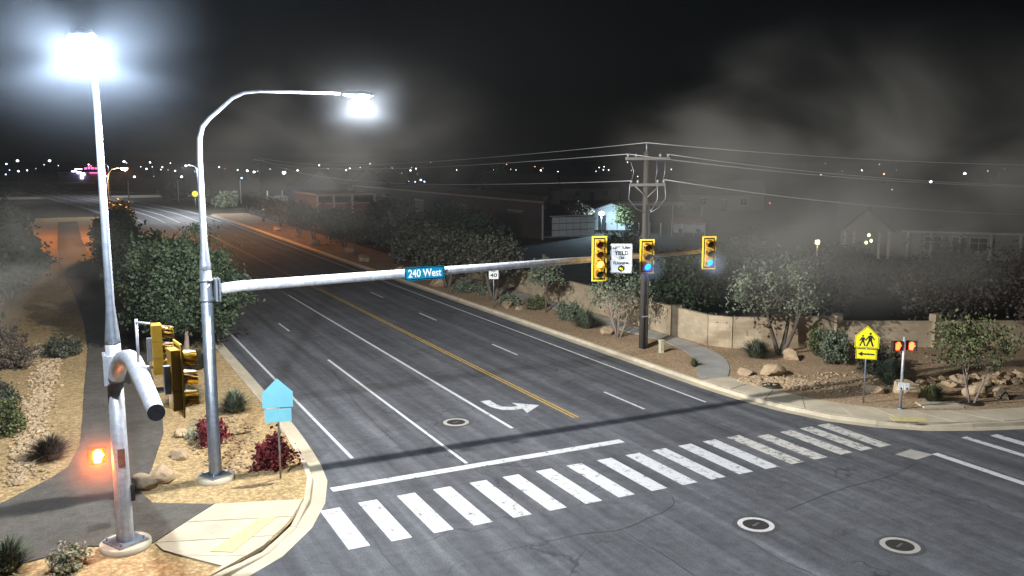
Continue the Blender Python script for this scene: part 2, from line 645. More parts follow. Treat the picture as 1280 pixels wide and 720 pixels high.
def kerb_line(name, pl, side, low=None):
    """gutter pan + kerb, in 3 m cast lengths with open joints; side=+1 puts the verge to the left of travel"""
    root = struct(bpy.data.objects.new(name, None))
    COL.objects.link(root)
    prof = [(0.0, 0.006), (0.42, 0.004), (0.45, 0.135), (0.47, 0.15), (0.62, 0.15), (0.62, -0.05)]
    cols = [offset(pl, side * d) for d, _ in prof]
    i = 0
    while i < len(pl) - 1:
        j = min(i + 2, len(pl) - 1)
        P, F = [], []
        for k in range(i, j + 1):
            t = 0.0
            for c, (d, z) in zip(cols, prof):
                q = c[k]
                if k in (i, j):       # open joint
                    nb = c[i + 1] if k == i else c[j - 1]
                    L = np.linalg.norm(nb - q)
                    q = q + (nb - q) * (0.006 / L)
                zz = z
                if low and z > 0.1 and low(q[0], q[1]):
                    zz = 0.03
                P.append((q[0], q[1], zz))
        n = len(prof)
        for a in range(j - i):
            for b in range(n - 1):
                q = (a * n + b, a * n + b + 1, (a + 1) * n + b + 1, (a + 1) * n + b)
                F.append(q if side < 0 else q[::-1])
        MB().add(P, F).build('kerb_segment', CONC, root)
        i = j
    return root


n_near = lambda pl: [p for p in pl if p[1] < 170 and -20 < p[0] < 60]
LEN, REN = n_near(LE), n_near(RE)
kerb_line('kerb_left', LEN, -1, low=lambda x, y: 21.9 < y < 23.9 and x > 2)
kerb_line('kerb_right', REN, 1, low=lambda x, y: 27.8 < x < 29.5 and y < 23)


# verges: sheets behind the kerbs, gently uneven
def verge(name, pl, side, outs, mat):
    P, F = [], []
    m = len(outs)
    cols = [offset(pl, side * 0.6)] + [None] * (m - 1)
    for i, p in enumerate(pl):
        b0 = cols[0][i]
        for k, d in enumerate(outs):
            if k == 0:
                q, z = b0, 0.13
            else:
                q = np.array([b0[0] + side_x * d, b0[1]]) if False else b0 + (offset_dir[i] * d)
                z = 0.125 + 0.035 * noise.noise((q[0] * 0.5, q[1] * 0.5, 3.0))
            P.append((q[0], q[1], z))
    for i in range(len(pl) - 1):
        for k in range(m - 1):
            q = (i * m + k, i * m + k + 1, (i + 1) * m + k + 1, (i + 1) * m + k)
            F.append(q if side < 0 else q[::-1])
    return struct(MB().add(P, F, True).build(name, mat))


outs = [0, 0.5, 1.0, 1.6, 2.3, 3.2, 4.2, 5.4, 7, 9, 12, 16, 22, 30, 42, 60]


def sweep_dirs(pl, far, corner):
    """verge rows fan out towards a far corner so that they never cross"""
    ds = []
    for p in pl:
        if p[1] > corner[1]:
            d = np.array([far, 0.0])
        else:
            d = np.array([corner[0], corner[1]]) - p
            d = d / np.linalg.norm(d) * 1.0
        ds.append(d / np.linalg.norm(d))
    return ds


def verge_grid(name, pl, xfar, mat, ymin):
    """rows along Y; each row spans from the back of the kerb to xfar"""
    bk = offset(pl, 0.6 if xfar > 0 else -0.6)
    ys = np.concatenate([np.arange(ymin, 60, 0.9), np.arange(60, 175, 4.0)])
    py = np.array([p[1] for p in bk])
    px = np.array([p[0] for p in bk])
    order = np.argsort(py)
    P, F = [], []
    m = len(outs)
    for y in ys:
        x0 = np.interp(y, py[order], px[order])
        span = 60.0 if xfar < 0 else max(1.0, np.interp(y, [14, 18, 22, 27.2, 31.3, 33.7, 34.8, 35.9, 37.0, 40], [75, 72, 62, 50, 41, 36.4, 33.2, 31.2, 30.5, 30.5]) - x0)
        for k, d in enumerate(outs):
            x = x0 + math.copysign(d * span / 60.0, xfar)
            z = 0.13 if k == 0 else 0.125 + 0.03 * noise.noise((x * 0.5, y * 0.5, 3.0))
            P.append((x, y, z))
    for i in range(len(ys) - 1):
        for k in range(m - 1):
            q = (i * m + k, i * m + k + 1, (i + 1) * m + k + 1, (i + 1) * m + k)
            F.append(q if xfar < 0 else q[::-1])
    o = MB().add(P, F, True).build(name, mat)
    o.data.flip_normals()
    return struct(o)


verge_grid('verge_left', LEN, -1, SAND, 19.9)
verge_grid('verge_right', REN, 1, SAND2, 14.0)

# asphalt footpath on the left, its branch along the side street, the concrete corner ramp
path_l = [(-14, 27.6), (-6, 28.0), (-2.2, 28.55), (-1.0, 30.1), (-0.44, 31.1), (-0.05, 33.4), (0.12, 37), (0.22, 40.5), (0.45, 46), (0.63, 51), (0.6, 60), (0.2, 75), (-0.6, 90), (-0.9, 105), (-1.0, 125), (-1.0, 160)]
path_r = [(-14, 23.2), (-6, 23.4), (-1.9, 23.8), (0.0, 24.25), (1.35, 23.55), (3.3, 25.72), (1.75, 26.6), (1.5, 27.6), (2.0, 29.85), (2.72, 33.7), (2.93, 36.5), (3.1, 42), (3.3, 48.5), (3.3, 60), (2.8, 75), (2.2, 90), (1.9, 105), (1.7, 125), (1.7, 160)]
bm = bmesh.new()
vv = [bm.verts.new((x, y, 0.16)) for x, y in path_r + path_l[::-1]]
f = bm.faces.new(vv)
r = bmesh.ops.extrude_face_region(bm, geom=[f])
for v in [g for g in r['geom'] if isinstance(g, bmesh.types.BMVert)]:
    v.co.z = 0.08
bmesh.ops.recalc_face_normals(bm, faces=bm.faces)
bmesh.ops.triangulate(bm, faces=bm.faces)
me = bpy.data.meshes.new('footpath')
bm.to_mesh(me)
bm.free()
struct(obj('footpath', me, PATH))

ramp_root = struct(bpy.data.objects.new('corner_pavement', None))
COL.objects.link(ramp_root)
kb = [p for p in offset(LEN, -0.635) if 20.9 < p[1] < 25.2]
kb = [tuple(p) for p in kb]
back = [(3.34, 25.70), (2.45, 24.72), (1.9, 24.1), (1.42, 23.5), (2.2, 22.4), (2.9, 21.5)]
kbn = sorted(kb, key=lambda p: -p[1])
nseg = 4
def along(pl, t):
    pl = [np.array(p) for p in pl]
    d = [0]
    for a, b in zip(pl, pl[1:]):
        d.append(d[-1] + np.linalg.norm(b - a))
    s = t * d[-1]
    for i in range(len(pl) - 1):
        if s <= d[i + 1] + 1e-9:
            u = (s - d[i]) / max(d[i + 1] - d[i], 1e-9)
            return pl[i] + (pl[i + 1] - pl[i]) * u
    return pl[-1]
for k in range(nseg):
    a0, a1 = k / nseg + 0.003, (k + 1) / nseg - 0.003
    poly = [along(back, a0), along(back, (a0 + a1) / 2), along(back, a1), along(kbn, a1), along(kbn, (a0 + a1) / 2), along(kbn, a0)]
    MB().prism([tuple(p) for p in poly], 0.05, 0.165 if k in (0, 3) else 0.162).build('slab', CONC, ramp_root)

# tactile panel with rows of domes
tp = thing('tactile_panel', 'yellow tactile paving panel with raised domes at the corner ramp', 'tactile paving')
poly = [(4.75, 23.95), (4.28, 24.05), (2.75, 22.45), (3.25, 22.15)]
tm = MB().prism(poly, 0.10, 0.178)
tm.build('panel', TACT, tp)
dm = MB()
for i in range(26):
    for j in range(6):
        s, t = (i + 0.5) / 26, (j + 0.5) / 6
        a = np.array(poly[0]) * (1 - s) + np.array(poly[3]) * s
        b = np.array(poly[1]) * (1 - s) + np.array(poly[2]) * s
        q = a * (1 - t) + b * t
        dm.ell((q[0], q[1], 0.178), (0.022, 0.022, 0.008), 6, 2, 0.0, 0.99)
stuff(dm.build('dome', TACT, tp))

# right pavement: slabs round the corner and the footway curving up to the block wall
rp = struct(bpy.data.objects.new('pavement', None))
COL.objects.link(rp)
kr = [p for p in offset(RE, 0.635)]
kr = [p for p in kr if (p[1] < 31.6 and p[0] < 60)]
bk = resample([(26.75, 31.0), (26.75, 29.4), (27.0, 27.8), (27.45, 26.1), (28.15, 24.9), (29.1, 23.75), (30.95, 22.6), (33.9, 21.6), (38.5, 20.4), (51, 17.9)], 0.5)
ns = 22
for k in range(ns):
    a0, a1 = k / ns + 0.0006, (k + 1) / ns - 0.0006
    p = [along(kr, a0), along(kr, (a0 + a1) / 2), along(kr, a1), along(bk, a1), along(bk, (a0 + a1) / 2), along(bk, a0)]
    if min(q[0] for q in p) > 45:
        continue
    MB().prism([tuple(q) for q in p], 0.05, 0.158 + 0.006 * random.random()).build('slab', CONC, rp)
# kerb-side ramp apron, paler
fl = resample([(25.35, 31.25), (26.0, 32.3), (27.3, 34.0), (28.2, 35.8), (28.75, 37.6), (28.9, 39.5), (28.7, 43), (28.75, 48), (28.9, 58), (28.8, 75)], 0.5)
fr = resample([(26.75, 31.0), (27.8, 32.1), (29.1, 34.0), (29.85, 36.2), (30.1, 38.0), (30.15, 40.0), (30.05, 43), (30.1, 48), (30.2, 58), (30.1, 75)], 0.5)
ns = 28
for k in range(ns):
    a0, a1 = k / ns + 0.0006, (k + 1) / ns - 0.0006
    p = [along(fl, a0), along(fl, (a0 + a1) / 2), along(fl, a1), along(fr, a1), along(fr, (a0 + a1) / 2), along(fr, a0)]
    MB().prism([tuple(q) for q in p], 0.05, 0.157 + 0.006 * random.random()).build('slab', CONC2, rp)
MB().box((28.4, 22.5, 0.162), (1.3, 0.55, 0.03), -0.55).build('ramp_panel', TACT, rp)
MB().box((31.2, 23.35, 0.155), (1.6, 0.8, 0.08), -0.45).build('utility_lid', CONC, rp)

# ---- painted markings (sheets 4 mm above the road)
mk = struct(bpy.data.objects.new('road_markings', None))
COL.objects.link(mk)


def sheet(name, poly, mat, z=0.005, parent=mk):
    return MB().add([(x, y, z) for x, y in poly], [tuple(range(len(poly)))]).build(name, mat, parent)


def rect(name, x0, x1, y0, y1, mat, z=0.005):
    return sheet(name, [(x0, y0), (x1, y0), (x1, y1), (x0, y1)], mat, z)


x = 6.02
xs = [6.30, 7.46, 8.66, 9.83, 11.05, 12.20, 13.40, 14.55, 15.74, 16.89, 17.99, 19.11, 20.2, 21.3, 22.34, 23.48, 24.45, 25.35]
for i, xc in enumerate(xs):
    yt = 24.30 if i else 24.2
    skew = 0.0
    if i >= 14:
        yt = 23.9
    rect('crosswalk_stripe', xc - 0.29, xc + 0.29, 21.32 - 0.02 * i, yt, WHITE if i < 13 else WORN)
rect('stop_line', 6.75, 17.38, 25.48, 25.86, WHITE)
rect('lane_line', 11.36, 11.48, 26.0, 43.3, LINE)
rect('turn_lane_line', 14.46, 14.60, 28.8, 66.0, LINE)
rect('turn_lane_line', 14.46, 14.58, 66.0, 110.0, FAINT)
rect('edge_line', 8.10, 8.22, 28.2, 150, LINE)
rect('centre_line', 17.27, 17.36, 28.9, 68, YELLOW)
rect('centre_line', 17.45, 17.54, 28.9, 68, YELLOW)
rect('centre_line', 17.27, 17.36, 68, 150, YELLOW)
rect('dashed_turn_line', 14.3, 14.42, 112, 150, FAINT)
rect('edge_line', 23.32, 23.44, 28.4, 150, LINE)
for y in (28.7, 40.0, 51.2, 61.6, 73.5, 85.5, 97.5, 109.5, 121.5, 133.5):
    rect('lane_dash', 20.42, 20.54, y, y + 3.0, LINE if y < 80 else FAINT)
for y in (51.8, 63.0, 75, 87, 99, 111, 123, 135):
    rect('lane_dash', 11.33, 11.45, y, y + 2.8, LINE if y < 80 else FAINT)
for xx in (26.2, 28.75):
    sheet('crosswalk_line', [(xx - 0.15, -2), (xx + 0.15, -2), (xx + 0.15, 19.6 + (xx - 26) * 0.3), (xx - 0.15, 19.6 + (xx - 26) * 0.3)], LINE)
rect('side_stop_line', 29.75, 30.15, 14.5, 20.1, LINE)
for pl, ds in ((RE, (1.0, 4.3, 7.4)), (LE, (-0.9, -4.2, -7.3))):
    far_ = [p for p in pl if 150 < p[1] < 330]
    for d in ds:
        a_, b_ = offset(far_, -abs(d) if d > 0 else abs(d)), offset(far_, -(abs(d) + 0.22) if d > 0 else abs(d) + 0.22)
        n_ = len(far_)
        MB().add([(q[0], q[1], 0.005) for q in a_] + [(q[0], q[1], 0.005) for q in b_], [(k, n_ + k, n_ + k + 1, k + 1) for k in range(n_ - 1)]).build('lane_line', LINE, mk)
# left turn arrow
sheet('arrow_stem', [(15.02, 32.75), (15.45, 32.75), (15.42, 32.0), (15.52, 31.62), (15.78, 31.42), (16.1, 31.38), (16.1, 30.98), (15.7, 30.98), (15.28, 31.2), (15.05, 31.7)], WHITE)
sheet('arrow_head', [(16.1, 31.95), (16.95, 31.12), (15.98, 30.35), (16.1, 30.98), (16.1, 31.38)], WHITE)
# second, worn arrow farther up the turn lane
sheet('arrow_stem', [(15.3, 73.5), (15.7, 73.5), (15.7, 71.5), (16.1, 70.8), (16.1, 70.2), (15.6, 70.3), (15.3, 71.2)], FAINT)
sheet('arrow_head', [(16.1, 71.6), (16.95, 70.5), (16.1, 69.4)], FAINT)


# sealed cracks wandering across the junction
TAR = plain('crack_tar', (0.028, 0.028, 0.03), 0.6, var=0.3, vs_=9)
CRACKS = [[(7.75, 18.89), (8.21, 19.35), (9.25, 19.45), (10.57, 19.44), (11.96, 19.42), (13.08, 19.22), (14.17, 19.54), (14.86, 19.71), (15.56, 20.18), (15.77, 20.95), (15.46, 21.3)],
          [(13.0, 19.26), (13.09, 17.73), (13.11, 16.29), (12.9, 13.0)], [(15.69, 17.2), (15.58, 16.03), (15.72, 14.85), (15.6, 12.5)],
          [(18.0, 18.19), (19.67, 18.51), (21.16, 18.73), (22.52, 18.77), (23.48, 18.89), (24.9, 19.3)], [(4.83, 21.26), (5.42, 20.66), (5.63, 19.96), (6.4, 18.5)],
          [(6.9, 25.3), (6.89, 22.96), (6.85, 22.03), (6.74, 20.3), (6.81, 19.0)], [(10.97, 40.72), (10.4, 36), (10.17, 32.65), (9.98, 27.0)], [(19.2, 30.5), (19.0, 38), (19.1, 46)], [(22.0, 26), (21.9, 31), (22.1, 37)]]
for ci, cl in enumerate(CRACKS):
    pl = resample(cl, 0.22)
    pl = [p + np.array([0.06 * noise.noise((p[0] * 2.3, p[1] * 2.3, ci)), 0.06 * noise.noise((p[0] * 2.3, p[1] * 2.3, ci + 9.0))]) for p in pl]
    wd = [0.009 + 0.016 * abs(noise.noise((p[0] * 1.1, p[1] * 1.1, ci + 4.0))) for p in pl]
    n_ = len(pl)
    a_, b_ = [], []
    for k in range(n_):
        d = pl[min(k + 1, n_ - 1)] - pl[max(k - 1, 0)]
        d = d / np.linalg.norm(d)
        nn = np.array([-d[1], d[0]]) * wd[k]
        a_.append(pl[k] + nn)
        b_.append(pl[k] - nn)
    P = [(q[0], q[1], 0.0035) for q in a_] + [(q[0], q[1], 0.0035) for q in b_]
    MB().add(P, [(k, n_ + k, n_ + k + 1, k + 1) for k in range(n_ - 1)]).build('sealed_crack', TAR, mk)


def manhole(name, label, x, y, collar):
    t = thing(name, label, 'manhole', (x, y, 0.0))
    ring = MB()
    n = 28
    r0, r1 = 0.36, 0.50
    P = [(r0 * math.cos(2 * PI * k / n), r0 * math.sin(2 * PI * k / n), 0.012) for k in range(n)] + [(r1 * math.cos(2 * PI * k / n), r1 * math.sin(2 * PI * k / n), 0.009) for k in range(n)]
    ring.add(P, [(k, n + k, n + (k + 1) % n, (k + 1) % n) for k in range(n)])
    ring.build('collar', collar, t)
    lid = MB()
    lid.add([(0.36 * math.cos(2 * PI * k / n), 0.36 * math.sin(2 * PI * k / n), 0.010) for k in range(n)], [tuple(range(n))])
    lid.build('lid', DARK, t)
    MB().box((0, 0, 0.014), (0.30, 0.07, 0.006), 0.3).build('lifting_bar', GALV, t)
    sq = MB()
    P = [(r1 * math.cos(2 * PI * k / n), r1 * math.sin(2 * PI * k / n), 0.006) for k in range(n)] + [(0.66 * math.cos(2 * PI * k / n), 0.62 * math.sin(2 * PI * k / n), 0.005) for k in range(n)]
    sq.add(P, [(k, n + k, n + (k + 1) % n, (k + 1) % n) for k in range(n)])
    sq.build('asphalt_ring', PATCH, t)


PATCH = plain('patch_asphalt', (0.065, 0.065, 0.068), 0.9, var=0.3, vs_=14)
COLLAR = plain('collar_concrete', (0.55, 0.54, 0.52), 0.85)
manhole('manhole_cover', 'round iron manhole cover with pale concrete collar in the open junction', 16.54, 17.8, COLLAR)
manhole('manhole_cover', 'manhole cover with grey collar in the lane behind the stop line', 12.94, 30.45, CONC2)
manhole('manhole_cover', 'pale ringed manhole cover nearest the bottom right corner', 18.98, 15.07, CONC2)
sheet('patched_trench', [(24.9, 20.2), (25.85, 20.35), (26.05, 19.6), (25.1, 19.5)], CONC2, 0.0045, mk)

# pale lots along the far junction
for poly in ([(-30, 262), (40, 258), (34, 276), (-30, 280)], [(-40, 305), (20, 300), (16, 322), (-40, 326)], [(-30, 350), (16, 346), (12, 372), (-30, 378)]):
    struct(MB().add([(x, y, -0.03) for x, y in poly], [(0, 1, 2, 3)]).build('gravel_lot', PALE))


# ------------------------------------------------------------------ lamps
def lamp_light(name, loc, power, col, size=0.14, side=1.0, up=0.55):
    """Street-luminaire photometry: candela rises towards 75 deg from straight down, little goes up."""
    d = bpy.data.lights.new(name, 'POINT')
    d.energy = power
    d.color = col
    d.shadow_soft_size = size
    d.use_nodes = True
    nt = d.node_tree
    em = nt.nodes['Emission']
    tc = nt.nodes.new('ShaderNodeTexCoord')
    sp = nt.nodes.new('ShaderNodeSeparateXYZ')
    nt.links.new(tc.outputs['Normal'], sp.inputs[0])
    down = N(nt, 'ShaderNodeMath', operation='MULTIPLY')
    nt.links.new(sp.outputs[2], down.inputs[0])
    down.inputs[1].default_value = -1.0
    r = nt.nodes.new('ShaderNodeMapRange')
    nt.links.new(down.outputs[0], r.inputs[0])
    r.inputs[1].default_value = -1
    r.inputs[2].default_value = 1
    r.inputs[3].default_value = 0
    r.inputs[4].default_value = 1
    cr = nt.nodes.new('ShaderNodeValToRGB')
    # position 0.5 is horizontal, 1.0 straight down; values are candela / 6
    st = [(0.0, 0.35 * up), (0.40, 0.6 * up), (0.49, 0.85 * up * side), (0.535, 0.85 * side), (0.57, 0.90 * side), (0.65, 0.74), (0.75, 0.50), (0.85, 0.27), (1.0, 0.17)]
    el = cr.color_ramp.elements
    while len(el) < len(st):
        el.new(0.5)
    for e, (p, v) in zip(el, st):
        e.position = p
        e.color = (v, v, v, 1)
    nt.links.new(r.outputs[0], cr.inputs[0])
    nt.links.new(cr.outputs[0], em.inputs['Strength'])
    o = bpy.data.objects.new(name, d)
    COL.objects.link(o)
    o.location = loc
    return o


def cobra_head(t, pos, ang, lens_mat, s=1.0):
    """luminaire head at the end of an arm pointing along ang (radians in xy); local coordinates of t"""
    h = MB()
    h.ell((0, 0, 0), (0.44 * s, 0.20 * s, 0.13 * s), 20, 10, -0.25, 0.999)
    h.tube([(-0.62 * s, 0, 0.01), (-0.3 * s, 0, 0.02)], [0.05 * s, 0.09 * s], 10)
    o = h.build('lamp_head', GALV, t, pos)
    o.rotation_euler = (0, 0, ang)
    l = MB().ell((0.02, 0, -0.03 * s), (0.29 * s, 0.22 * s, 0.22 * s), 20, 10, -0.999, 0.05)
    lo = l.build('lamp_lens', lens_mat, o)
    return o


def base_plate(t, r=0.42, conc=0.62):
    MB().tube([(0, 0, -0.1), (0, 0, 0.16)], [conc, conc], 24).build('footing', CONC, t)
    MB().box((0, 0, 0.19), (r * 2, r * 2, 0.05), 0.5).build('base_plate', GALV, t)
    for k in range(4):
        a = 0.5 + PI / 4 + k * PI / 2
        q = (r * 1.12 * math.cos(a), r * 1.12 * math.sin(a))
        MB().tube([(q[0], q[1], 0.2), (q[0], q[1], 0.30)], [0.035, 0.03], 8).build('anchor_bolt', GALV, t)


def clamp(t, z, side):
    """pair of flange plates with straps where the mast arm joins the pole"""
    c = MB()
    ca, sa = math.cos(side), math.sin(side)
    for d, th in ((0.27, 0.06), (0.36, 0.05)):
        c.box((d * ca, d * sa, z), (th, 0.52, 0.68), side)
    c.build('flange_plate', GALV, t)
    for dz in (-0.30, 0.30):
        MB().tube([(0, 0, z + dz - 0.04), (0, 0, z + dz + 0.04)], [0.215, 0.215], 20).build('clamp_band', GALV, t)


ARMM = metal_mat('mast_arm_steel', (0.62, 0.64, 0.68), 0.5, 0.12)
# signal pole 2 with its long mast arm
p2 = thing('signal_pole', 'tall galvanised signal pole with long mast arm across the road and curved lamp arm', 'signal pole', (3.67, 27.78, 0.12))
base_plate(p2, 0.34, 0.55)
MB().tube([(0, 0, 0.2), (0, 0, 0.35), (0, 0, 6.6)], [0.21, 0.195, 0.17], 20).build('pole', GALV, p2)
MB().tube([(0, 0, 6.6), (0, 0, 6.75), (0, 0, 7.4), (0, 0, 9.9), (0.02, 0, 10.5), (0.12, 0, 10.85), (0.33, 0, 11.1), (0.65, 0, 11.38), (1.0, 0, 11.7), (1.35, 0, 11.87), (1.8, 0, 11.93), (4.3, 0, 11.95)],
          [0.175, 0.165, 0.105, 0.08, 0.075, 0.068, 0.062, 0.058, 0.052, 0.048, 0.045, 0.038], 14).build('lamp_arm', GALV, p2)
clamp(p2, 6.0, 0.0)
MB().tube([(0.36, 0, 6.0), (1.0, 0, 6.05), (19.1, 0, 6.32)], [0.17, 0.165, 0.095], 18).build('mast_arm', ARMM, p2)
cobra_head(p2, (4.95, 0, 11.93), 0.0, E_LAMP)
lamp_light('street_lamp_light', (8.64, 27.78, 11.64), 33000, (0.98, 0.97, 0.95), side=0.6, up=0.8)

# signal pole 1, nearest, with a short curved arm toward the viewer
p1 = thing('signal_pole', 'nearest tall signal pole with cut-off curved arm and bright lamp, left foreground', 'signal pole', (0.86, 23.8, 0.12))
base_plate(p1, 0.40, 0.62)
MB().tube([(0, 0, 0.2), (0, 0, 0.4), (0, 0, 5.35)], [0.225, 0.21, 0.18], 20).build('pole', GALVW, p1)
MB().tube([(0, 0, 5.35), (0, 0, 5.5), (0, 0, 6.3), (0, 0, 10.6), (-0.01, -0.1, 11.2), (-0.03, -0.45, 11.65), (-0.07, -1.1, 12.0), (-0.13, -2.0, 12.2), (-0.27, -3.8, 12.26)],
          [0.185, 0.175, 0.105, 0.078, 0.075, 0.07, 0.062, 0.056, 0.05], 14).build('lamp_arm', GALV, p1)
c = MB()
c.box((-0.22, -0.1, 4.75), (0.08, 0.5, 0.75))
c.box((0.30, -0.1, 4.75), (0.08, 0.5, 0.75))
c.box((0.04, -0.30, 4.75), (0.5, 0.06, 0.7))
c.build('flange_plate', GALVW, p1)
arm = [(0.02, -0.30, 4.55), (0.08, -0.42, 4.85), (0.18, -0.75, 5.1), (0.28, -1.3, 5.22), (0.33, -2.2, 5.3), (0.33, -4.5, 5.44), (0.32, -7.9, 5.6)]
MB().tube([(p[0], p[1], p[2]) for p in arm], [0.20, 0.205, 0.21, 0.205, 0.20, 0.18, 0.145], 20, caps=False).build('mast_arm', GALVW, p1)
MB().tube([(0.32, -7.9, 5.6), (0.32, -7.95, 5.602)], [0.147, 0.147], 20).build('end_cap', GALVW, p1)
MB().box((0.02, -0.19, 2.45), (0.17, 0.05, 0.46)).build('rust_patch', RUST, p1)
MB().box((0.24, -0.02, 1.45), (0.10, 0.14, 0.42)).build('push_button_box', BLACK, p1)
cobra_head(p1, (-0.33, -4.4, 12.26), -PI / 2 - 0.07, E_LAMP, 1.15)
lamp_light('street_lamp_light', (0.52, 19.25, 11.93), 22000, (0.78, 0.88, 1.0), side=0.42, up=0.9)

# sodium lamp far up the road
so = thing('street_lamp', 'far street lamp glowing orange over the left kerb of the road', 'street lamp', (5.0, 122, 0.12))
MB().tube([(0, 0, 0), (0, 0, 7.4), (0.15, 0, 8.2), (0.6, 0, 8.75), (1.5, 0, 8.95)], [0.13, 0.09, 0.07, 0.06, 0.05], 10).build('pole', GALV, so)
cobra_head(so, (2.0, 0, 8.95), 0.0, E_SOD, 1.5)
lamp_light('street_lamp_light', (7.1, 122, 8.7), 36000, (1.0, 0.40, 0.11), 0.2, side=0.16)

# far white lamps that light the bend
for i, (x, y, lab) in enumerate(((20.5, 178, 'distant white street lamp by the right kerb at the bend'), (9.0, 268, 'distant white street lamp beyond the bend'))):
    t = thing('street_lamp', lab, 'street lamp', (x + 2.5, y, 0.05))
    MB().tube([(0, 0, 0), (0, 0, 8.2), (-0.4, 0, 8.8), (-1.6, 0, 9.0)], [0.14, 0.10, 0.07, 0.05], 8).build('pole', GALV, t)
    cobra_head(t, (-2.0, 0, 9.0), PI, E_FAR['w'], 0.8)
    lamp_light('street_lamp_light', (x + 0.4, y, 8.75), (30000, 9000)[i], (0.9, 0.95, 1.0), 0.2, side=0.25, up=0.2)


# ------------------------------------------------------------------ traffic signals
def hood(mb, cx, cz, y, r=0.155, L=0.24, n=14):
    """tunnel visor open at the bottom, pointing to -y"""
    P, F = [], []
    a0, a1 = math.radians(-35), math.radians(215)
    for j, (yy, rr) in enumerate(((y, r), (y - L, r * 0.97))):
        for k in range(n + 1):
            a = a0 + (a1 - a0) * k / n
            tilt = -0.04 if j else 0.0
            P.append((cx + rr * math.cos(a), yy, cz + rr * math.sin(a) + tilt))
    m = n + 1
    for k in range(n):
        F.append((k, k + 1, m + k + 1, m + k))
        F.append((m + k, m + k + 1, k + 1, k))
    mb.add(P, F, True)


LENS_R = plain('lens_red_off', (0.10, 0.012, 0.01), 0.2)
LENS_Y = plain('lens_amber_off', (0.16, 0.08, 0.01), 0.2)
LENS_G = plain('lens_green_off', (0.01, 0.07, 0.05), 0.2)


def signal_head(name, label, loc, rz, nsec, lit, group, backplate=True):
    """origin at the middle of the head; faces -Y locally"""
    t = thing(name, label, 'traffic signal', loc, rz, group)
    H = 0.36 * nsec
    w = 0.34
    body = MB()
    for k in range(nsec):
        cz = H / 2 - 0.18 - 0.36 * k
        body.box((0, 0, cz), (w, 0.20, 0.352))
    body.build('housing', SIGY, t)
    if backplate:
        bw, bh, b = w / 2 + 0.11, H / 2 + 0.11, 0.055
        MB().plate([(-bw + b, -bh + b), (bw - b, -bh + b), (bw - b, bh - b), (-bw + b, bh - b)], -0.055, -0.045).build('backplate', BLACK if nsec else SIGY, t)
        bd = MB()
        bd.box((0, -0.052, bh - b / 2), (2 * bw, 0.022, b))
        bd.box((0, -0.052, -bh + b / 2), (2 * bw, 0.022, b))
        bd.box((bw - b / 2, -0.052, 0), (b, 0.022, 2 * bh - 2 * b))
        bd.box((-bw + b / 2, -0.052, 0), (b, 0.022, 2 * bh - 2 * b))
        bd.build('border', SIGB, t)
    for k in range(nsec):
        cz = H / 2 - 0.18 - 0.36 * k
        mat = E_GRN if lit == ('g', k) else E_AMB if lit == ('a', k) else (LENS_R, LENS_Y, LENS_G, LENS_G)[min(k, 3)]
        ls = MB()
        ls.ell((0, 0, 0), (0.145, 0.145, 0.05), 18, 4, 0.0, 0.999)
        o = ls.build('lens', mat, t, (0, -0.10, cz))
        o.rotation_euler = (PI / 2, 0, 0)
        v = MB()
        hood(v, 0, cz, -0.10)
        v.build('visor', SIGY, t)
    MB().box((0, 0.14, 0), (0.10, 0.12, 0.5)).build('bracket', GALV, t)
    return t


AY = 27.78 - 0.36
signal_head('traffic_signal', 'four-section yellow traffic signal with its amber arrow lit', (17.40, AY, 6.42), -0.34, 4, ('a', 2), 'signal heads on the long mast arm')
signal_head('traffic_signal', 'three-section signal with blue-green light beside the yield sign', (19.52, AY, 6.40), -0.34, 3, ('g', 2), 'signal heads on the long mast arm')
signal_head('traffic_signal', 'three-section signal with blue-green light at the mast arm tip', (22.47, AY, 6.40), -0.34, 3, ('g', 2), 'signal heads on the long mast arm')
# two on the near arm, turned to the side street
s1 = signal_head('traffic_signal', 'nearest yellow traffic signal seen from behind beside the cut-off arm', (1.55, 16.1, 6.22), PI / 2 + 0.12, 3, None, 'signal heads on the near arm')
s2 = signal_head('traffic_signal', 'farther yellow traffic signal on a thin post beside the near pole', (1.58, 20.0, 6.0), PI / 2, 3, None, 'signal heads on the near arm', False)
MB().tube([(0.34, 0.36, -0.75), (0.34, 0.36, 0.62)], 0.03, 8).build('mounting_post', GALVW, s2)
MB().tube([(0.34, 0.36, 0.55), (0, 0.1, 0.55)], 0.03, 8).build('mounting_bracket', GALVW, s2)
MB().tube([(0.34, 0.36, -0.4), (0, 0.1, -0.4)], 0.03, 8).build('mounting_bracket', GALVW, s2)


# ------------------------------------------------------------------ signs on the mast arm
def sign_panel(t, w, h, mat, border=None, bcol=None, y=0.0, name='panel'):
    r = 0.05
    pts = []
    for cx, cz, a in ((w / 2 - r, h / 2 - r, 0), (-w / 2 + r, h / 2 - r, 90), (-w / 2 + r, -h / 2 + r, 180), (w / 2 - r, -h / 2 + r, 270)):
        for k in range(5):
            q = math.radians(a + 22.5 * k)
            pts.append((cx + r * math.cos(q), cz + r * math.sin(q)))
    MB().plate(pts[::-1], y, y + 0.006).build(name, mat, t)
    if border:
        b = MB()
        i = border
        for k in range(len(pts)):
            a, c_ = pts[k], pts[(k + 1) % len(pts)]
            s = lambda p, d: (p[0] * (1 - 2 * d / w), p[1] * (1 - 2 * d / h))
            a1, a2, c1, c2 = s(a, 0.012), s(a, 0.012 + i), s(c_, 0.012), s(c_, 0.012 + i)
            b.add([(a1[0], y - 0.003, a1[1]), (c1[0], y - 0.003, c1[1]), (c2[0], y - 0.003, c2[1]), (a2[0], y - 0.003, a2[1])], [(0, 1, 2, 3), (3, 2, 1, 0)])
        b.build('border', bcol, t)


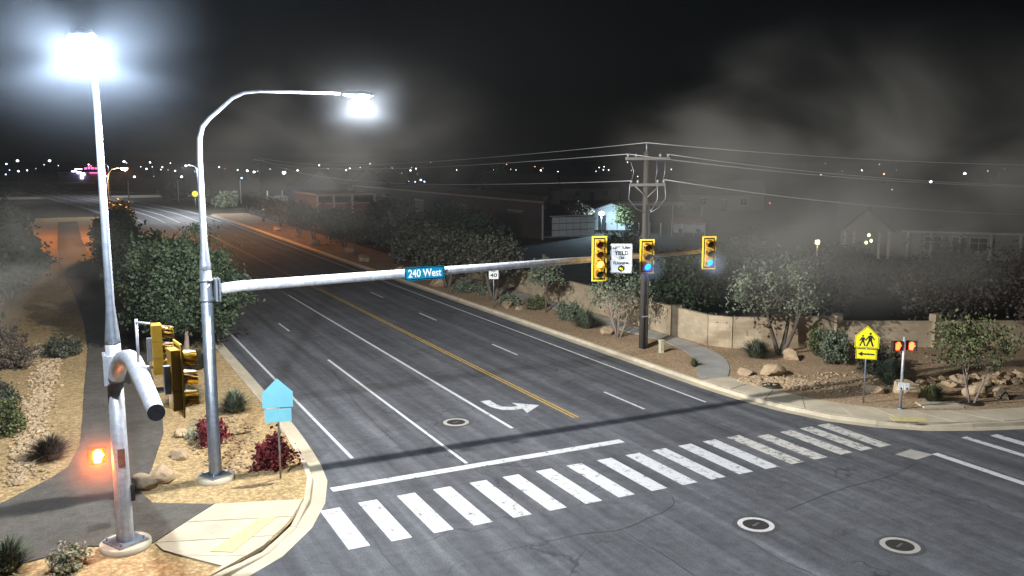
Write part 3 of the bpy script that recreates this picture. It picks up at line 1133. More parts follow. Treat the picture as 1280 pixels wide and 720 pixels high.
def words_on(t, txt, size, x, z, y, mat, width=None):
    o = obj('lettering', text_mesh(txt, size, width=width), mat, t, (x, y - 0.005, z))
    return o


st = thing('street_name_sign', 'blue street name sign reading 240 West on the mast arm', 'street sign', (10.62, 27.78 - 0.26, 6.26))
sign_panel(st, 1.42, 0.44, SIGNG, 0.03, SIGNW)
words_on(st, '240 West', 0.36, 0, -0.005, -0.004, SIGNW, 1.18)
for sx in (-0.45, 0.45):
    MB().box((sx, 0.05, 0), (0.05, 0.09, 0.40)).build('bracket', GALV, st)

ys = thing('yield_sign', 'white sign about left turns yielding on flashing arrow, between signals', 'sign', (18.14, 27.78 - 0.72, 6.42), -0.45)
sign_panel(ys, 0.80, 1.08, SIGNW, 0.018, BLACK)
words_on(ys, 'LEFT TURN', 0.15, 0, 0.40, -0.004, BLACK, 0.62)
words_on(ys, 'YIELD', 0.22, 0, 0.20, -0.004, BLACK, 0.50)
words_on(ys, 'ON', 0.16, 0, 0.01, -0.004, BLACK, 0.16)
words_on(ys, 'FLASHING', 0.15, 0, -0.17, -0.004, BLACK, 0.58)
MB().plate([(0.12 * math.cos(-2 * PI * k / 20), -0.37 + 0.12 * math.sin(-2 * PI * k / 20)) for k in range(20)], -0.008, 0.001).build('disc', BLACK, ys)
MB().plate([(-0.08, -0.36), (-0.01, -0.30), (-0.01, -0.34), (0.06, -0.34), (0.06, -0.44), (0.025, -0.44), (0.025, -0.38), (-0.01, -0.38), (-0.01, -0.42)], -0.012, -0.007).build('arrow', SIGNY, ys)
MB().box((0.2, 0.32, -0.02), (0.06, 0.62, 0.2), 0.42).build('bracket', GALV, ys)

# ------------------------------------------------------------------ roadside signs
sp = thing('speed_limit_sign', 'white speed limit 40 sign on a thin post at the far kerb', 'sign', (25.35, 53.0, 0.12), -0.40)
MB().tube([(0, 0.04, 0), (0, 0.04, 2.75)], 0.032, 8).build('post', GALV, sp)
sgn = bpy.data.objects.new('sign_face', None)
pts_ = MB().plate([(-0.32, 2.0), (0.32, 2.0), (0.32, 2.8), (-0.32, 2.8)], -0.006, 0.0)
pts_.build('panel', SIGNW, sp)
bpy.data.objects.remove(sgn)
words_on(sp, 'SPEED', 0.13, 0, 2.68, -0.007, BLACK, 0.42)
words_on(sp, 'LIMIT', 0.13, 0, 2.53, -0.007, BLACK, 0.40)
words_on(sp, '40', 0.34, 0, 2.24, -0.007, BLACK, 0.46)


def school_sign(label, loc, rz, face, front=True):
    t = thing('school_crossing_sign', label, 'sign', loc, rz)
    MB().tube([(0, 0.04, 0), (0, 0.04, 3.15)], 0.032, 8).build('post', GALV, t)
    w = 0.46
    pent = [(-w, 2.32), (w, 2.32), (w, 2.80), (0, 3.24), (-w, 2.80)]
    pl = [(-0.40, 1.86), (0.40, 1.86), (0.40, 2.28), (-0.40, 2.28)]
    MB().plate(pent, -0.006, 0.0).build('pentagon_panel', face, t)
    MB().plate(pl, -0.006, 0.0).build('plaque', face, t)
    if not front:
        return t
    y0 = -0.011

    def line(poly, a, b, d):
        for k in range(len(poly)):
            p, q = poly[k], poly[(k + 1) % len(poly)]
            c = (sum(p_[0] for p_ in poly) / len(poly), sum(p_[1] for p_ in poly) / len(poly))
            s = lambda u, e: (c[0] + (u[0] - c[0]) * e, c[1] + (u[1] - c[1]) * e)
            b_ = MB().plate([s(p, a), s(q, a), s(q, b), s(p, b)], y0 + 0.003, y0 + 0.005)
            b_.build('border_line', BLACK, t)
    line(pent, 0.95, 0.91, 0)
    line(pl, 0.95, 0.90, 0)
    # two walking figures
    fg = MB()
    for ox, sc in ((-0.16, 0.80), (0.12, 1.0)):
        X = lambda p: (ox + p[0] * sc, 2.40 + p[1] * sc)
        fg.plate([X((0.045 * math.cos(-2 * PI * k / 10), 0.52 + 0.05 * math.sin(-2 * PI * k / 10))) for k in range(10)][::-1], y0, y0 + 0.005)
        fg.plate([X(p) for p in ((-0.07, 0.22), (0.07, 0.22), (0.075, 0.45), (-0.065, 0.45))], y0, y0 + 0.005)
        fg.plate([X(p) for p in ((-0.07, 0.23), (-0.16, 0.0), (-0.10, 0.0), (0.0, 0.23))], y0, y0 + 0.005)
        fg.plate([X(p) for p in ((0.0, 0.23), (0.08, 0.0), (0.15, 0.0), (0.07, 0.23))], y0, y0 + 0.005)
        fg.plate([X(p) for p in ((-0.065, 0.44), (-0.17, 0.28), (-0.14, 0.25), (-0.05, 0.37))], y0 - 0.001, y0 + 0.004)
        fg.plate([X(p) for p in ((0.06, 0.37), (0.15, 0.25), (0.18, 0.28), (0.07, 0.44))], y0 - 0.001, y0 + 0.004)
    fg.build('walking_figures', BLACK, t)
    MB().plate([(-0.31, 2.07), (-0.15, 1.97), (-0.15, 2.04), (0.31, 2.04), (0.31, 2.10), (-0.15, 2.10), (-0.15, 2.17)], y0, y0 + 0.005).build('arrow', BLACK, t)
    return t


school_sign('yellow school crossing sign with two walkers and arrow plaque, right corner', (28.73, 24.99, 0.12), -0.78, SIGNY)
school_sign('pale blue back of a pentagonal sign by the red bush', (5.49, 26.94, 0.12), -0.22, ALU, False)

# ------------------------------------------------------------------ pedestrian signals
def ped_head(label, loc, rz, mat, group, size=1.0):
    t = thing('pedestrian_signal', label, 'pedestrian signal', loc, rz, group)
    s = size
    b = MB()
    b.box((0, 0.06, 0), (0.42 * s, 0.16, 0.42 * s))
    b.build('housing', BLACK, t)
    h = MB()
    h.box((0, -0.045, 0.21 * s), (0.44 * s, 0.07, 0.02))
    h.box((0.215 * s, -0.045, 0), (0.02, 0.07, 0.40 * s))
    h.box((-0.215 * s, -0.045, 0), (0.02, 0.07, 0.40 * s))
    h.build('visor', BLACK, t)
    # raised hand
    hand = MB()
    hand.plate([(-0.07, -0.15), (0.07, -0.15), (0.10, 0.0), (-0.08, 0.0)], -0.06, -0.02)
    for k, L in enumerate((0.12, 0.16, 0.17, 0.14)):
        xx = -0.075 + 0.047 * k
        hand.plate([(xx, 0.0), (xx + 0.038, 0.0), (xx + 0.038, L), (xx, L)], -0.06, -0.02)
    hand.plate([(0.09, -0.06), (0.15, 0.03), (0.13, 0.06), (0.08, 0.0)], -0.06, -0.02)
    hand.build('hand_symbol', mat, t)
    MB().tube([(0, 0.14, 0.05), (0, 0.24, 0.05)], 0.03, 8).build('bracket', GALV, t)
    return t


ped_head('pedestrian signal with glaring orange hand beside the nearest pole', (0.34, 24.1, 2.55), 0.02, E_HAND, 'pedestrian signals', 1.0)
pp = thing('pedestrian_pole', 'short white pole carrying two orange pedestrian signals, right corner', 'pole', (29.40, 23.75, 0.12))
MB().tube([(0, 0, 0), (0, 0, 2.95)], [0.065, 0.06], 12).build('post', GALVW, pp)
MB().tube([(0, 0, 0), (0, 0, 0.06)], [0.14, 0.12], 12).build('base', GALV, pp)
for dx in (-0.10, 0.12):
    MB().box((dx * math.cos(0.7), dx * math.sin(-0.7) - 0.09, 0.95), (0.20, 0.03, 0.30), -0.5).build('push_button_sign', SIGNW, pp)
    MB().box((dx * math.cos(0.7), dx * math.sin(-0.7) - 0.11, 0.87), (0.05, 0.03, 0.07), -0.5).build('push_button', BLACK, pp)
ped_head('orange pedestrian signal on the left of the short white pole', (29.14, 23.86, 2.70), -0.35, E_HAND2, 'pedestrian signals', 0.9)
ped_head('dimmer orange pedestrian signal on the right of the short white pole', (29.66, 23.62, 2.70), -1.1, E_HAND2, 'pedestrian signals', 0.9)

# ------------------------------------------------------------------ block wall
bw = thing('block_wall', 'long tan concrete block wall behind the right pavement', 'wall')
wl = [(30.9, 110), (30.75, 70), (30.6, 50), (30.5, 40), (30.5, 37.0), (31.2, 35.9), (33.2, 34.8), (36.4, 33.7), (41, 31.3), (50, 27.2), (62, 22)]
for i in range(len(wl) - 1):
    a, b = np.array(wl[i]), np.array(wl[i + 1])
    L = np.linalg.norm(b - a)
    n = max(1, int(L / 2.6))
    for k in range(n):
        p, q = a + (b - a) * (k / n), a + (b - a) * ((k + 1) / n)
        if p[1] > 72 or p[0] > 55:
            continue
        c = (p + q) / 2
        d = q - p
        ang = math.atan2(d[1], d[0])
        hh = 1.72 if c[0] < 36 else 1.45
        MB().box((c[0], c[1], hh / 2), (np.linalg.norm(d) - 0.01, 0.2, hh), ang).build('wall_panel', BLOCK, bw)
        MB().box((c[0], c[1], hh + 0.035), (np.linalg.norm(d) - 0.004, 0.26, 0.07), ang).build('cap', BLOCK, bw)
for p in ((30.52, 39.9), (36.4, 33.7), (41, 31.3)):
    MB().box((p[0], p[1], 0.95), (0.42, 0.42, 1.9)).build('pier', BLOCK, bw)


# ------------------------------------------------------------------ utility pole and wires
def crossarm(t, z, w, braces=False):
    MB().box((0, -0.16, z), (w, 0.11, 0.14)).build('crossarm', WOODP, t)
    for k in (-0.46, -0.28, 0.28, 0.46):
        MB().tube([(k * w, -0.16, z + 0.07), (k * w, -0.16, z + 0.14), (k * w, -0.16, z + 0.19), (k * w, -0.16, z + 0.25)], [0.02, 0.06, 0.075, 0.035], 8).build('insulator', GALVW, t)
    if braces:
        for s in (-1, 1):
            MB().tube([(s * 0.75, -0.14, z - 0.07), (0, -0.14, z - 0.65)], 0.03, 6).build('brace', WOODP, t)


WOODP = bark('pale_pole_wood', (0.30, 0.27, 0.23))
up = thing('utility_pole', 'tall wooden utility pole with two crossarms behind the right kerb', 'utility pole', (26.9, 38.0, 0.12))
MB().tube([(0, 0, -0.1), (0, 0, 10.3)], [0.19, 0.125], 14).build('pole', WOOD, up)
MB().tube([(0, 0, 10.3), (0, 0, 10.75)], [0.04, 0.03], 8).build('top_pin', GALV, up)
crossarm(up, 9.95, 2.7)
crossarm(up, 8.62, 2.2, True)
for k, xx in enumerate((-0.12, 0.0, 0.12)):
    MB().tube([(xx, -0.24, 0), (xx, -0.23, 3.6), (xx * 0.8, -0.2, 7.6)], 0.045, 8).build('conduit', (DARK, BLACK, DARK)[k], up)
MB().box((0, -0.25, 1.75), (0.42, 0.06, 0.06)).build('conduit_strap', GALVW, up)
MB().box((0, -0.25, 5.2), (0.40, 0.06, 0.06)).build('conduit_strap', GALVW, up)
for xx, r in ((-1.0, 0.35), (0.45, 0.25), (0.95, 0.3)):
    MB().tube([(xx, -0.2, 8.9), (xx - 0.12 * np.sign(xx) + 0.25 * np.sign(xx), -0.2, 8.5), (xx + 0.18 * np.sign(xx), -0.2, 7.9), (xx * 0.7, -0.2, 7.4), (xx * 0.2, -0.2, 7.2)], 0.022, 6).build('jumper_cable', GALV, up)
    MB().tube([(xx, -0.2, 8.9), (xx + 0.1, -0.2, 9.3), (xx * 1.1, -0.2, 9.8)], 0.018, 6).build('jumper_cable', GALV, up)

fp = thing('utility_pole', 'distant wooden utility pole far along the right side of the road', 'utility pole', (40.0, 207.0, 0.0))
MB().tube([(0, 0, -0.1), (0, 0, 10.6)], [0.19, 0.13], 10).build('pole', WOOD, fp)
MB().box((0, -0.16, 10.0), (2.6, 0.11, 0.14)).build('crossarm', WOODP, fp)
sp_ = thing('utility_pole', 'wooden utility pole carrying the wires on beyond the block wall', 'utility pole', (77.0, 21.2, 0.0))
MB().tube([(0, 0, -0.1), (0, 0, 10.6)], [0.19, 0.13], 10).build('pole', WOOD, sp_)
MB().box((0, -0.16, 10.0), (0.11, 2.6, 0.14)).build('crossarm', WOODP, sp_)


def wire(label, a, b, sag, r=0.02):
    P = []
    for k in range(33):
        s = k / 32
        P.append((a[0] + (b[0] - a[0]) * s, a[1] + (b[1] - a[1]) * s, a[2] + (b[2] - a[2]) * s - sag * 4 * s * (1 - s)))
    tag(MB().tube(P, r, 5).build('power_line', WIRE, None), label, 'power line', 'overhead power lines')


WIRE = plain('wire_aluminium', (0.42, 0.42, 0.42), 0.5, 0.3)
wire('topmost overhead wire running right from the utility pole', (26.9, 38, 10.88), (77, 21.2, 10.7), 1.12)
wire('middle overhead wire running right, upper of a close pair', (28.1, 37.84, 10.3), (77.4, 22.0, 10.2), 1.72)
wire('middle overhead wire running right, lower of a close pair', (25.65, 37.84, 10.3), (76.6, 20.4, 10.1), 1.70)
wire('lowest overhead wire running right from the utility pole', (27.9, 37.84, 9.0), (77, 21.2, 8.8), 2.0, 0.024)
wire('topmost faint overhead wire running left from the utility pole', (26.9, 38, 10.88), (40, 207, 10.6), 1.4)
wire('middle faint overhead wire running left from the utility pole', (25.65, 37.84, 10.3), (38.9, 207, 10.2), 1.4)
wire('lowest faint overhead wire running left from the utility pole', (25.9, 37.84, 8.95), (40.9, 207, 9.9), 1.9)

# small utility boxes
ub = thing('utility_pedestal', 'small pale utility pedestal beside the wooden utility pole', 'utility box', (27.1, 36.6, 0.12))
MB().box((0, 0, 0.32), (0.2, 0.2, 0.64)).build('body', LAM if False else plain('pedestal_cream', (0.62, 0.60, 0.42), 0.6), ub)
MB().box((0, 0, 0.66), (0.235, 0.235, 0.07)).build('cap', MATS['pedestal_cream'], ub)
dg = thing('storm_drain', 'dark storm drain inlet in the right kerb', 'drain', (25.22, 30.3, 0.0), 1.5)
MB().box((0, 0, 0.075), (1.0, 0.10, 0.13)).build('opening', BLACK, dg)
MB().box((0, -0.1, 0.165), (1.1, 0.3, 0.02)).build('lid', CONC, dg)


# ------------------------------------------------------------------ vegetation
def leaf_mesh(name, centers, size, rng, stretch=1.7, up=0.0):
    """one small pointed leaf-clump quad per centre, random orientation"""
    n = len(centers)
    a = rng.normal(size=(n, 3))
    a[:, 2] += up
    a /= np.linalg.norm(a, axis=1)[:, None]
    b = rng.normal(size=(n, 3))
    b -= a * (a * b).sum(1)[:, None]
    b /= np.linalg.norm(b, axis=1)[:, None]
    s = size * rng.uniform(0.6, 1.4, n)[:, None]
    v = np.stack([centers - a * s * stretch / 2, centers + b * s / 2, centers + a * s * stretch / 2, centers - b * s / 2], 1).reshape(-1, 3)
    me = bpy.data.meshes.new(name)
    me.vertices.add(4 * n)
    me.vertices.foreach_set('co', v.ravel())
    me.loops.add(4 * n)
    me.loops.foreach_set('vertex_index', np.arange(4 * n))
    me.polygons.add(n)
    me.polygons.foreach_set('loop_start', np.arange(n) * 4)
    me.polygons.foreach_set('loop_total', np.full(n, 4))
    me.update(calc_edges=True)
    me.validate()
    return me


def crown_points(rng, n_clump, per, r, clump, c, low=-0.85):
    """leaf positions: clumps spread through an uneven ellipsoid"""
    d = rng.normal(size=(n_clump, 3))
    d /= np.linalg.norm(d, axis=1)[:, None]
    rad = rng.uniform(0.30, 1.0, n_clump) ** 0.5
    lob = 1.0 + 0.22 * np.sin(3.1 * d[:, 0] * 2 + c[0] * 7) * np.cos(2.3 * d[:, 1] * 2 + c[1]) + 0.12 * rng.normal(size=n_clump)
    cc = d * (rad * lob)[:, None] * np.array(r)
    cc = cc[cc[:, 2] > low * r[2] - 0.25 * r[2] * (np.hypot(cc[:, 0] / r[0], cc[:, 1] / r[1]) - 0.5)]
    pts = cc[:, None, :] + rng.normal(size=(len(cc), per, 3)) * clump * rng.uniform(0.5, 1.3, (len(cc), 1, 1))
    return cc + np.array(c), pts.reshape(-1, 3) + np.array(c)


def tree(label, x, y, h, r, base, leaf, trunk_r=0.12, stems=1, clumps=120, per=40, size=0.16, clump=0.28, bk=None, group=None, seed=1, name='tree', z=0.12):
    rng = np.random.default_rng(seed)
    t = thing(name, label, 'tree', (x, y, z), 0, group)
    rz = (h - base) / 2
    c = (0, 0, base + rz)
    cc, pts = crown_points(rng, clumps, per, (r, r * rng.uniform(0.88, 1.1), rz), clump, c, -0.35 if name == 'desert_tree' else -0.85)
    tr = MB()
    limbs = MB()
    for s in range(stems):
        a = 2 * PI * s / stems + rng.uniform(0, 1.5)
        lean = 0.0 if stems == 1 else 0.28
        mid = Vector((math.cos(a) * lean * r * 0.9, math.sin(a) * lean * r * 0.9, base * 0.75 + 0.25))
        top = Vector((math.cos(a) * lean * r * 1.6 + rng.normal() * 0.1, math.sin(a) * lean * r * 1.6, base + rz * 0.9))
        b0 = Vector((math.cos(a) * 0.05 * (stems > 1), math.sin(a) * 0.05 * (stems > 1), -0.15))
        tr.tube([b0, b0.lerp(mid, 0.5) + Vector((rng.normal() * 0.03, rng.normal() * 0.03, 0)), mid, top], [trunk_r * 1.2, trunk_r, trunk_r * 0.8, trunk_r * 0.3], 9)
        for k in range(9 if stems == 1 else 5):
            e = Vector(cc[rng.integers(len(cc))])
            s0 = mid.lerp(top, rng.uniform(0.0, 0.8))
            m = s0.lerp(e, 0.5) + Vector((0, 0, 0.12 * r))
            limbs.tube([s0, m, e], [trunk_r * 0.42, trunk_r * 0.26, trunk_r * 0.1], 5, False)
    tr.build('trunk', bk or BARK, t)
    limbs.build('limbs', bk or BARK, t)
    obj('crown', leaf_mesh('crown', pts, size, rng), leaf, t)
    return t


def bush(label, x, y, r, h, leaf, clumps=40, per=40, size=0.09, clump=0.12, seed=1, name='shrub', group=None, z=0.12):
    rng = np.random.default_rng(seed)
    t = thing(name, label, 'shrub', (x, y, z), 0, group)
    cc, pts = crown_points(rng, clumps, per, (r, r, h * 0.52), clump, (0, 0, h * 0.48))
    pts = pts[pts[:, 2] > 0.0]
    st_ = MB()
    for k in range(10):
        e = cc[rng.integers(len(cc))]
        st_.tube([(0, 0, -0.05), (e[0] * 0.4, e[1] * 0.4, e[2] * 0.6), tuple(e)], [0.025, 0.018, 0.006], 5, False)
    st_.build('stems', BARK, t)
    obj('foliage', leaf_mesh('foliage', pts, size, rng), leaf, t)
    return t


def grass_clump(label, x, y, r, h, leaf, n=260, w=0.018, seed=1, name='grass_clump', z=0.12, cat='grass clump', group=None):
    rng = np.random.default_rng(seed)
    r, h, w, n = r * 1.25, h * 1.15, w * 1.25, int(n * 1.7)
    P, F = [], []
    for k in range(n):
        a = rng.uniform(0, 2 * PI)
        out_ = rng.uniform(0.05, 1.0) ** 0.7
        L = h * rng.uniform(0.6, 1.15)
        b = np.array([math.cos(a), math.sin(a)]) * 0.18 * r * out_
        m = np.array([math.cos(a), math.sin(a)]) * r * out_ * 0.55
        e = np.array([math.cos(a), math.sin(a)]) * r * out_ * 1.05
        s = np.array([-math.sin(a), math.cos(a)]) * w
        zt = L * (1.0 - 0.55 * out_ ** 2)
        o = len(P)
        P += [(b[0] - s[0], b[1] - s[1], 0), (b[0] + s[0], b[1] + s[1], 0), (m[0] + s[0] * .8, m[1] + s[1] * .8, zt * 0.75), (m[0] - s[0] * .8, m[1] - s[1] * .8, zt * 0.75), (e[0], e[1], zt)]
        F += [(o, o + 1, o + 2, o + 3), (o + 3, o + 2, o + 4)]
    o = MB().add(P, F).build(name, leaf, None, (x, y, z - 0.02))
    return tag(o, label, cat, group)


# left side
tree('big round dark green tree behind the left signal pole', 5.2, 47.6, 5.95, 2.6, 0.8, LEAF_D, 0.14, 1, 520, 80, 0.115, 0.27, seed=3, name='street_tree', bk=BARKP)
tree('dark tree standing behind the big round tree, left of the road', 4.9, 66, 4.4, 2.2, 0.8, LEAF_D, 0.13, 1, 160, 55, 0.18, 0.34, seed=4, name='street_tree')
tree('dark tree third along the left kerb', 4.3, 84, 4.5, 2.0, 0.8, LEAF_D, 0.13, 1, 120, 50, 0.2, 0.34, seed=5, name='street_tree')
tree('dark tree fourth along the left kerb, short of the orange lamp', 4.4, 101, 4.1, 1.8, 0.8, LEAF_D, 0.13, 1, 110, 40, 0.26, 0.34, seed=15, name='street_tree')
tree('small tree lit orange right below the sodium lamp', 6.0, 118.5, 4.9, 1.6, 1.0, LEAF_G, 0.10, 1, 70, 40, 0.24, 0.3, seed=6, name='street_tree')
for i, (x, y, h, r, lf, lab) in enumerate((
        (-6.2, 56, 5.2, 2.8, LEAF_D, 'brownish tree in the haze at the left edge'),
        (-3.8, 72, 5.4, 2.2, LEAF_D, 'olive tree left of the footpath in the haze'),
        (-6.8, 80, 7.0, 3.0, LEAF_D, 'dark tree behind the olive tree left of the path'),
        (-5.2, 88, 6.6, 1.9, LEAF_O, 'tall narrow pale tree left of the lit stretch of path'),
        (-9.5, 90, 6.6, 2.4, LEAF_B, 'brown tree beside the tall narrow pale tree'),
        (-14, 84, 6.5, 3.0, LEAF_D, 'dark tree farthest out at the left edge'))):
    tree(lab, x, y, h, r, 1.0, lf, 0.12, 1 + i % 2, 110, 40, 0.26, 0.34, seed=20 + i, name='tree', group='trees left of the footpath')

grass_clump('spiky grey-green grass clump below the near traffic signals', 3.95, 37.2, 0.85, 0.95, LEAF_S, 320, seed=1)
grass_clump('spiky grass clump right of the galvanised signal pole', 5.5, 35.3, 0.75, 0.85, LEAF_S, 300, seed=2)
grass_clump('spiky grass clump at the foot of the big round tree', 5.15, 43.6, 0.85, 0.95, LEAF_O, 300, seed=3)
grass_clump('dry brown grass clump at the edge of the path, left', -0.95, 32.3, 0.75, 0.75, LEAF_B, 340, seed=4)
grass_clump('spiky grass clump in the bottom left corner', -1.75, 23.6, 0.6, 0.8, LEAF_S, 240, seed=5)
grass_clump('spiky grass clump behind the round tree trunk', 4.2, 44.9, 0.7, 0.8, LEAF_S, 240, seed=6)
bush('dark red leafy bush beside the pentagonal sign', 5.5, 28.15, 0.52, 1.0, LEAF_R, 50, 40, 0.085, 0.11, seed=1, name='red_bush')
bush('reddish bush half hidden behind the galvanised signal pole', 4.15, 31.6, 0.5, 0.9, LEAF_R, 36, 36, 0.08, 0.11, seed=2, name='red_bush')
bush('small yellowish bush left of the galvanised signal pole', 3.75, 32.4, 0.35, 0.6, LEAF_P, 18, 30, 0.06, 0.09, seed=12, name='shrub')
bush('small red bush beneath the big round tree', 4.0, 46.0, 0.5, 0.8, LEAF_R, 30, 30, 0.08, 0.11, seed=13, name='red_bush')
bush('clipped round bush at the left edge, nearer one', -2.45, 36.0, 0.75, 1.25, LEAF_G, 60, 46, 0.075, 0.10, seed=3)
bush('clipped round bush at the left edge, farther one', -2.95, 39.2, 0.75, 1.2, LEAF_O, 60, 46, 0.075, 0.10, seed=4)
bush('low olive bush at the left side of the path', -0.5, 49.6, 0.95, 0.95, LEAF_O, 60, 40, 0.085, 0.12, seed=5)
bush('dim bush left of the low olive bush', -2.6, 47.5, 0.9, 1.1, LEAF_B, 50, 40, 0.09, 0.12, seed=6)
bush('dark bush behind the dim bush on the left', -3.4, 53.0, 1.2, 1.6, LEAF_B, 60, 40, 0.10, 0.14, seed=7)
bush('pale flowering bush at the bottom left', -0.45, 23.1, 0.42, 0.62, LEAF_P, 46, 50, 0.05, 0.07, seed=8)
bush('low bush in the lit stretch of path verge far left', -1.8, 96, 0.8, 0.9, LEAF_D, 30, 30, 0.12, 0.16, seed=9)

# right side
tree('bare-branched spreading tree behind the street name sign', 26.4, 63.5, 4.5, 2.5, 1.3, LEAF_O, 0.12, 2, 120, 34, 0.15, 0.34, seed=30, name='desert_tree', group='trees along the right verge')
tree('dark spreading tree behind the speed limit sign', 26.9, 56.2, 4.3, 2.0, 1.2, LEAF_O, 0.12, 2, 110, 36, 0.14, 0.30, seed=31, name='desert_tree', group='trees along the right verge')
tree('young slender tree left of the amber signal', 27.7, 50.0, 3.5, 1.05, 1.3, LEAF_S, 0.05, 1, 60, 34, 0.11, 0.2, seed=32, name='desert_tree', group='trees along the right verge')
tree('sparse many-stemmed tree just left of the utility pole', 27.35, 41.0, 3.7, 1.75, 1.1, LEAF_S, 0.05, 5, 90, 24, 0.085, 0.24, seed=33, name='desert_tree', bk=BARKP, group='trees along the right verge')
tree('spreading tree with a forked trunk before the block wall', 32.35, 33.6, 4.9, 2.85, 1.5, LEAF_S, 0.11, 3, 150, 30, 0.10, 0.26, seed=34, name='desert_tree', group='trees along the right verge')
tree('small leafy tree on the right corner beside the boulders', 32.7, 23.0, 3.55, 1.6, 1.05, LEAF_G, 0.045, 3, 120, 30, 0.085, 0.20, seed=35, name='desert_tree', bk=BARKP, group='trees along the right verge')
tree('large dark brown tree behind the corner tree at the right edge', 43.5, 32.5, 5.3, 3.2, 1.0, LEAF_B, 0.12, 3, 200, 30, 0.12, 0.32, seed=36, name='tree')
tree('dark tree at the right edge with a slender pale trunk', 46.5, 28.6, 5.4, 2.8, 1.2, LEAF_B, 0.09, 3, 150, 30, 0.12, 0.32, seed=37, name='tree', bk=BARKP)
tree('dim bushy tree behind the block wall right of the forked tree', 39.5, 38.5, 3.9, 2.4, 0.5, LEAF_O, 0.08, 3, 130, 40, 0.13, 0.3, seed=38, name='tree')
tree('dim tree behind the block wall below the porch', 47, 44, 3.4, 2.6, 0.4, LEAF_O, 0.08, 3, 120, 40, 0.14, 0.3, seed=39, name='tree')
for i, (x, y, h, r_, lab) in enumerate(((36, 46, 3.6, 2.2, 'dark tree mass just behind the wall left of the signal tip'), (39, 55, 3.8, 2.4, 'dark tree deeper behind the wall under the arm tip'), (45, 52, 3.4, 2.4, 'dark tree behind the wall above the forked tree'), (51, 57, 3.4, 2.4, 'dark tree left of the warm post lamp'), (43, 64, 3.6, 2.5, 'dark tree at the back of the yard behind the utility pole'), (57, 52, 3.0, 2.3, 'dark tree below the house porch'))):
    tree(lab, x, y, h, r_, 0.4, LEAF_D, 0.1, 2, 100, 36, 0.17, 0.32, seed=90 + i, name='tree', group='dark trees behind the block wall', z=0)
row = [(27.2, 72, 4.2, 2.1, 'first'), (28.2, 80.5, 4.3, 2.2, 'second'), (27.0, 90, 4.0, 2.0, 'third'), (28.4, 99, 4.4, 2.2, 'fourth'), (27.3, 108, 4.2, 2.0, 'fifth'), (28.0, 119, 4.2, 2.1, 'sixth'), (28.2, 132, 4.0, 2.2, 'seventh'), (28.6, 146, 4.2, 2.2, 'eighth')]
for i, (x, y, h, r, w) in enumerate(row):
    tree('dim spreading tree, %s beyond the street name sign along the right kerb' % w, x, y, h, r, 1.1, LEAF_O, 0.11, 2, 90, 34, 0.2, 0.34, seed=50 + i, name='desert_tree', group='trees in the far right row')
back_row = [(35, 76, 4.6, 'nearest'), (37, 88, 5.0, 'second'), (36, 101, 4.6, 'third'), (38, 113, 4.8, 'fourth')]
for i, (x, y, h, w) in enumerate(back_row):
    tree('dark tree behind the right-hand row, %s of its line' % w, x, y, h, 2.6, 0.7, LEAF_D, 0.12, 1, 90, 36, 0.24, 0.36, seed=60 + i, name='tree', group='trees behind the right row')
tree('tree in front of the lit shed, left of its lamp', 62.5, 104, 4.2, 1.8, 1.0, LEAF_B, 0.1, 1, 70, 34, 0.2, 0.3, seed=71, name='tree')
tree('tree silhouetted against the bright shed wall', 69.6, 102.8, 3.6, 1.5, 1.0, LEAF_G, 0.1, 1, 60, 34, 0.2, 0.3, seed=72, name='tree')
tree('lit pale tree far off below the city lights', 98, 205, 7.5, 4.0, 1.0, LEAF_S, 0.2, 1, 80, 34, 0.4, 0.6, seed=73, name='tree')

bush('sage bush behind the speed limit sign post, left', 26.6, 60.6, 0.85, 1.1, LEAF_S, 50, 36, 0.09, 0.13, seed=21)
bush('sage bush under the dark spreading tree', 27.3, 58.7, 0.8, 1.0, LEAF_S, 40, 36, 0.09, 0.13, seed=22)
bush('low sage bush right of the speed limit sign', 26.8, 53.6, 0.7, 0.75, LEAF_S, 36, 36, 0.08, 0.12, seed=23)
bush('dark green bush between speed limit sign and young tree', 27.6, 51.4, 0.62, 0.95, LEAF_G, 40, 36, 0.085, 0.11, seed=24)
bush('rounded sage bush right of the young slender tree', 27.7, 47.0, 0.75, 1.1, LEAF_S, 56, 40, 0.085, 0.12, seed=25)
grass_clump('wide grey-green grass clump beneath the amber signal', 27.2, 44.2, 1.0, 1.0, LEAF_S, 420, 0.02, seed=26)
grass_clump('blue-green spiky clump at the foot of the forked tree', 30.75, 33.5, 0.95, 0.85, LEAF_S, 380, 0.02, seed=27)
bush('tall dark bush against the wall right of the forked tree', 34.0, 32.3, 0.65, 1.4, LEAF_G, 56, 40, 0.08, 0.11, seed=28)
bush('upright pale sage bush left of the school crossing sign', 33.1, 30.7, 0.72, 1.75, LEAF_S, 70, 44, 0.075, 0.11, seed=29)
bush('dim bush directly behind the school crossing sign', 33.9, 29.2, 0.6, 1.3, LEAF_O, 50, 40, 0.08, 0.11, seed=40)
grass_clump('sage clump right behind the short pedestrian pole', 32.3, 26.7, 0.85, 1.0, LEAF_S, 360, 0.02, seed=41)
bush('dark bush behind the pedestrian pole', 33.3, 28.2, 0.8, 1.2, LEAF_O, 50, 40, 0.085, 0.12, seed=42)
grass_clump('green grass clump between the short pole and corner tree', 31.5, 23.9, 0.62, 0.72, LEAF_G, 300, 0.016, seed=43)
grass_clump('sparse weed beside the curving footway', 26.7, 33.4, 0.35, 0.42, LEAF_G, 60, 0.014, seed=44)


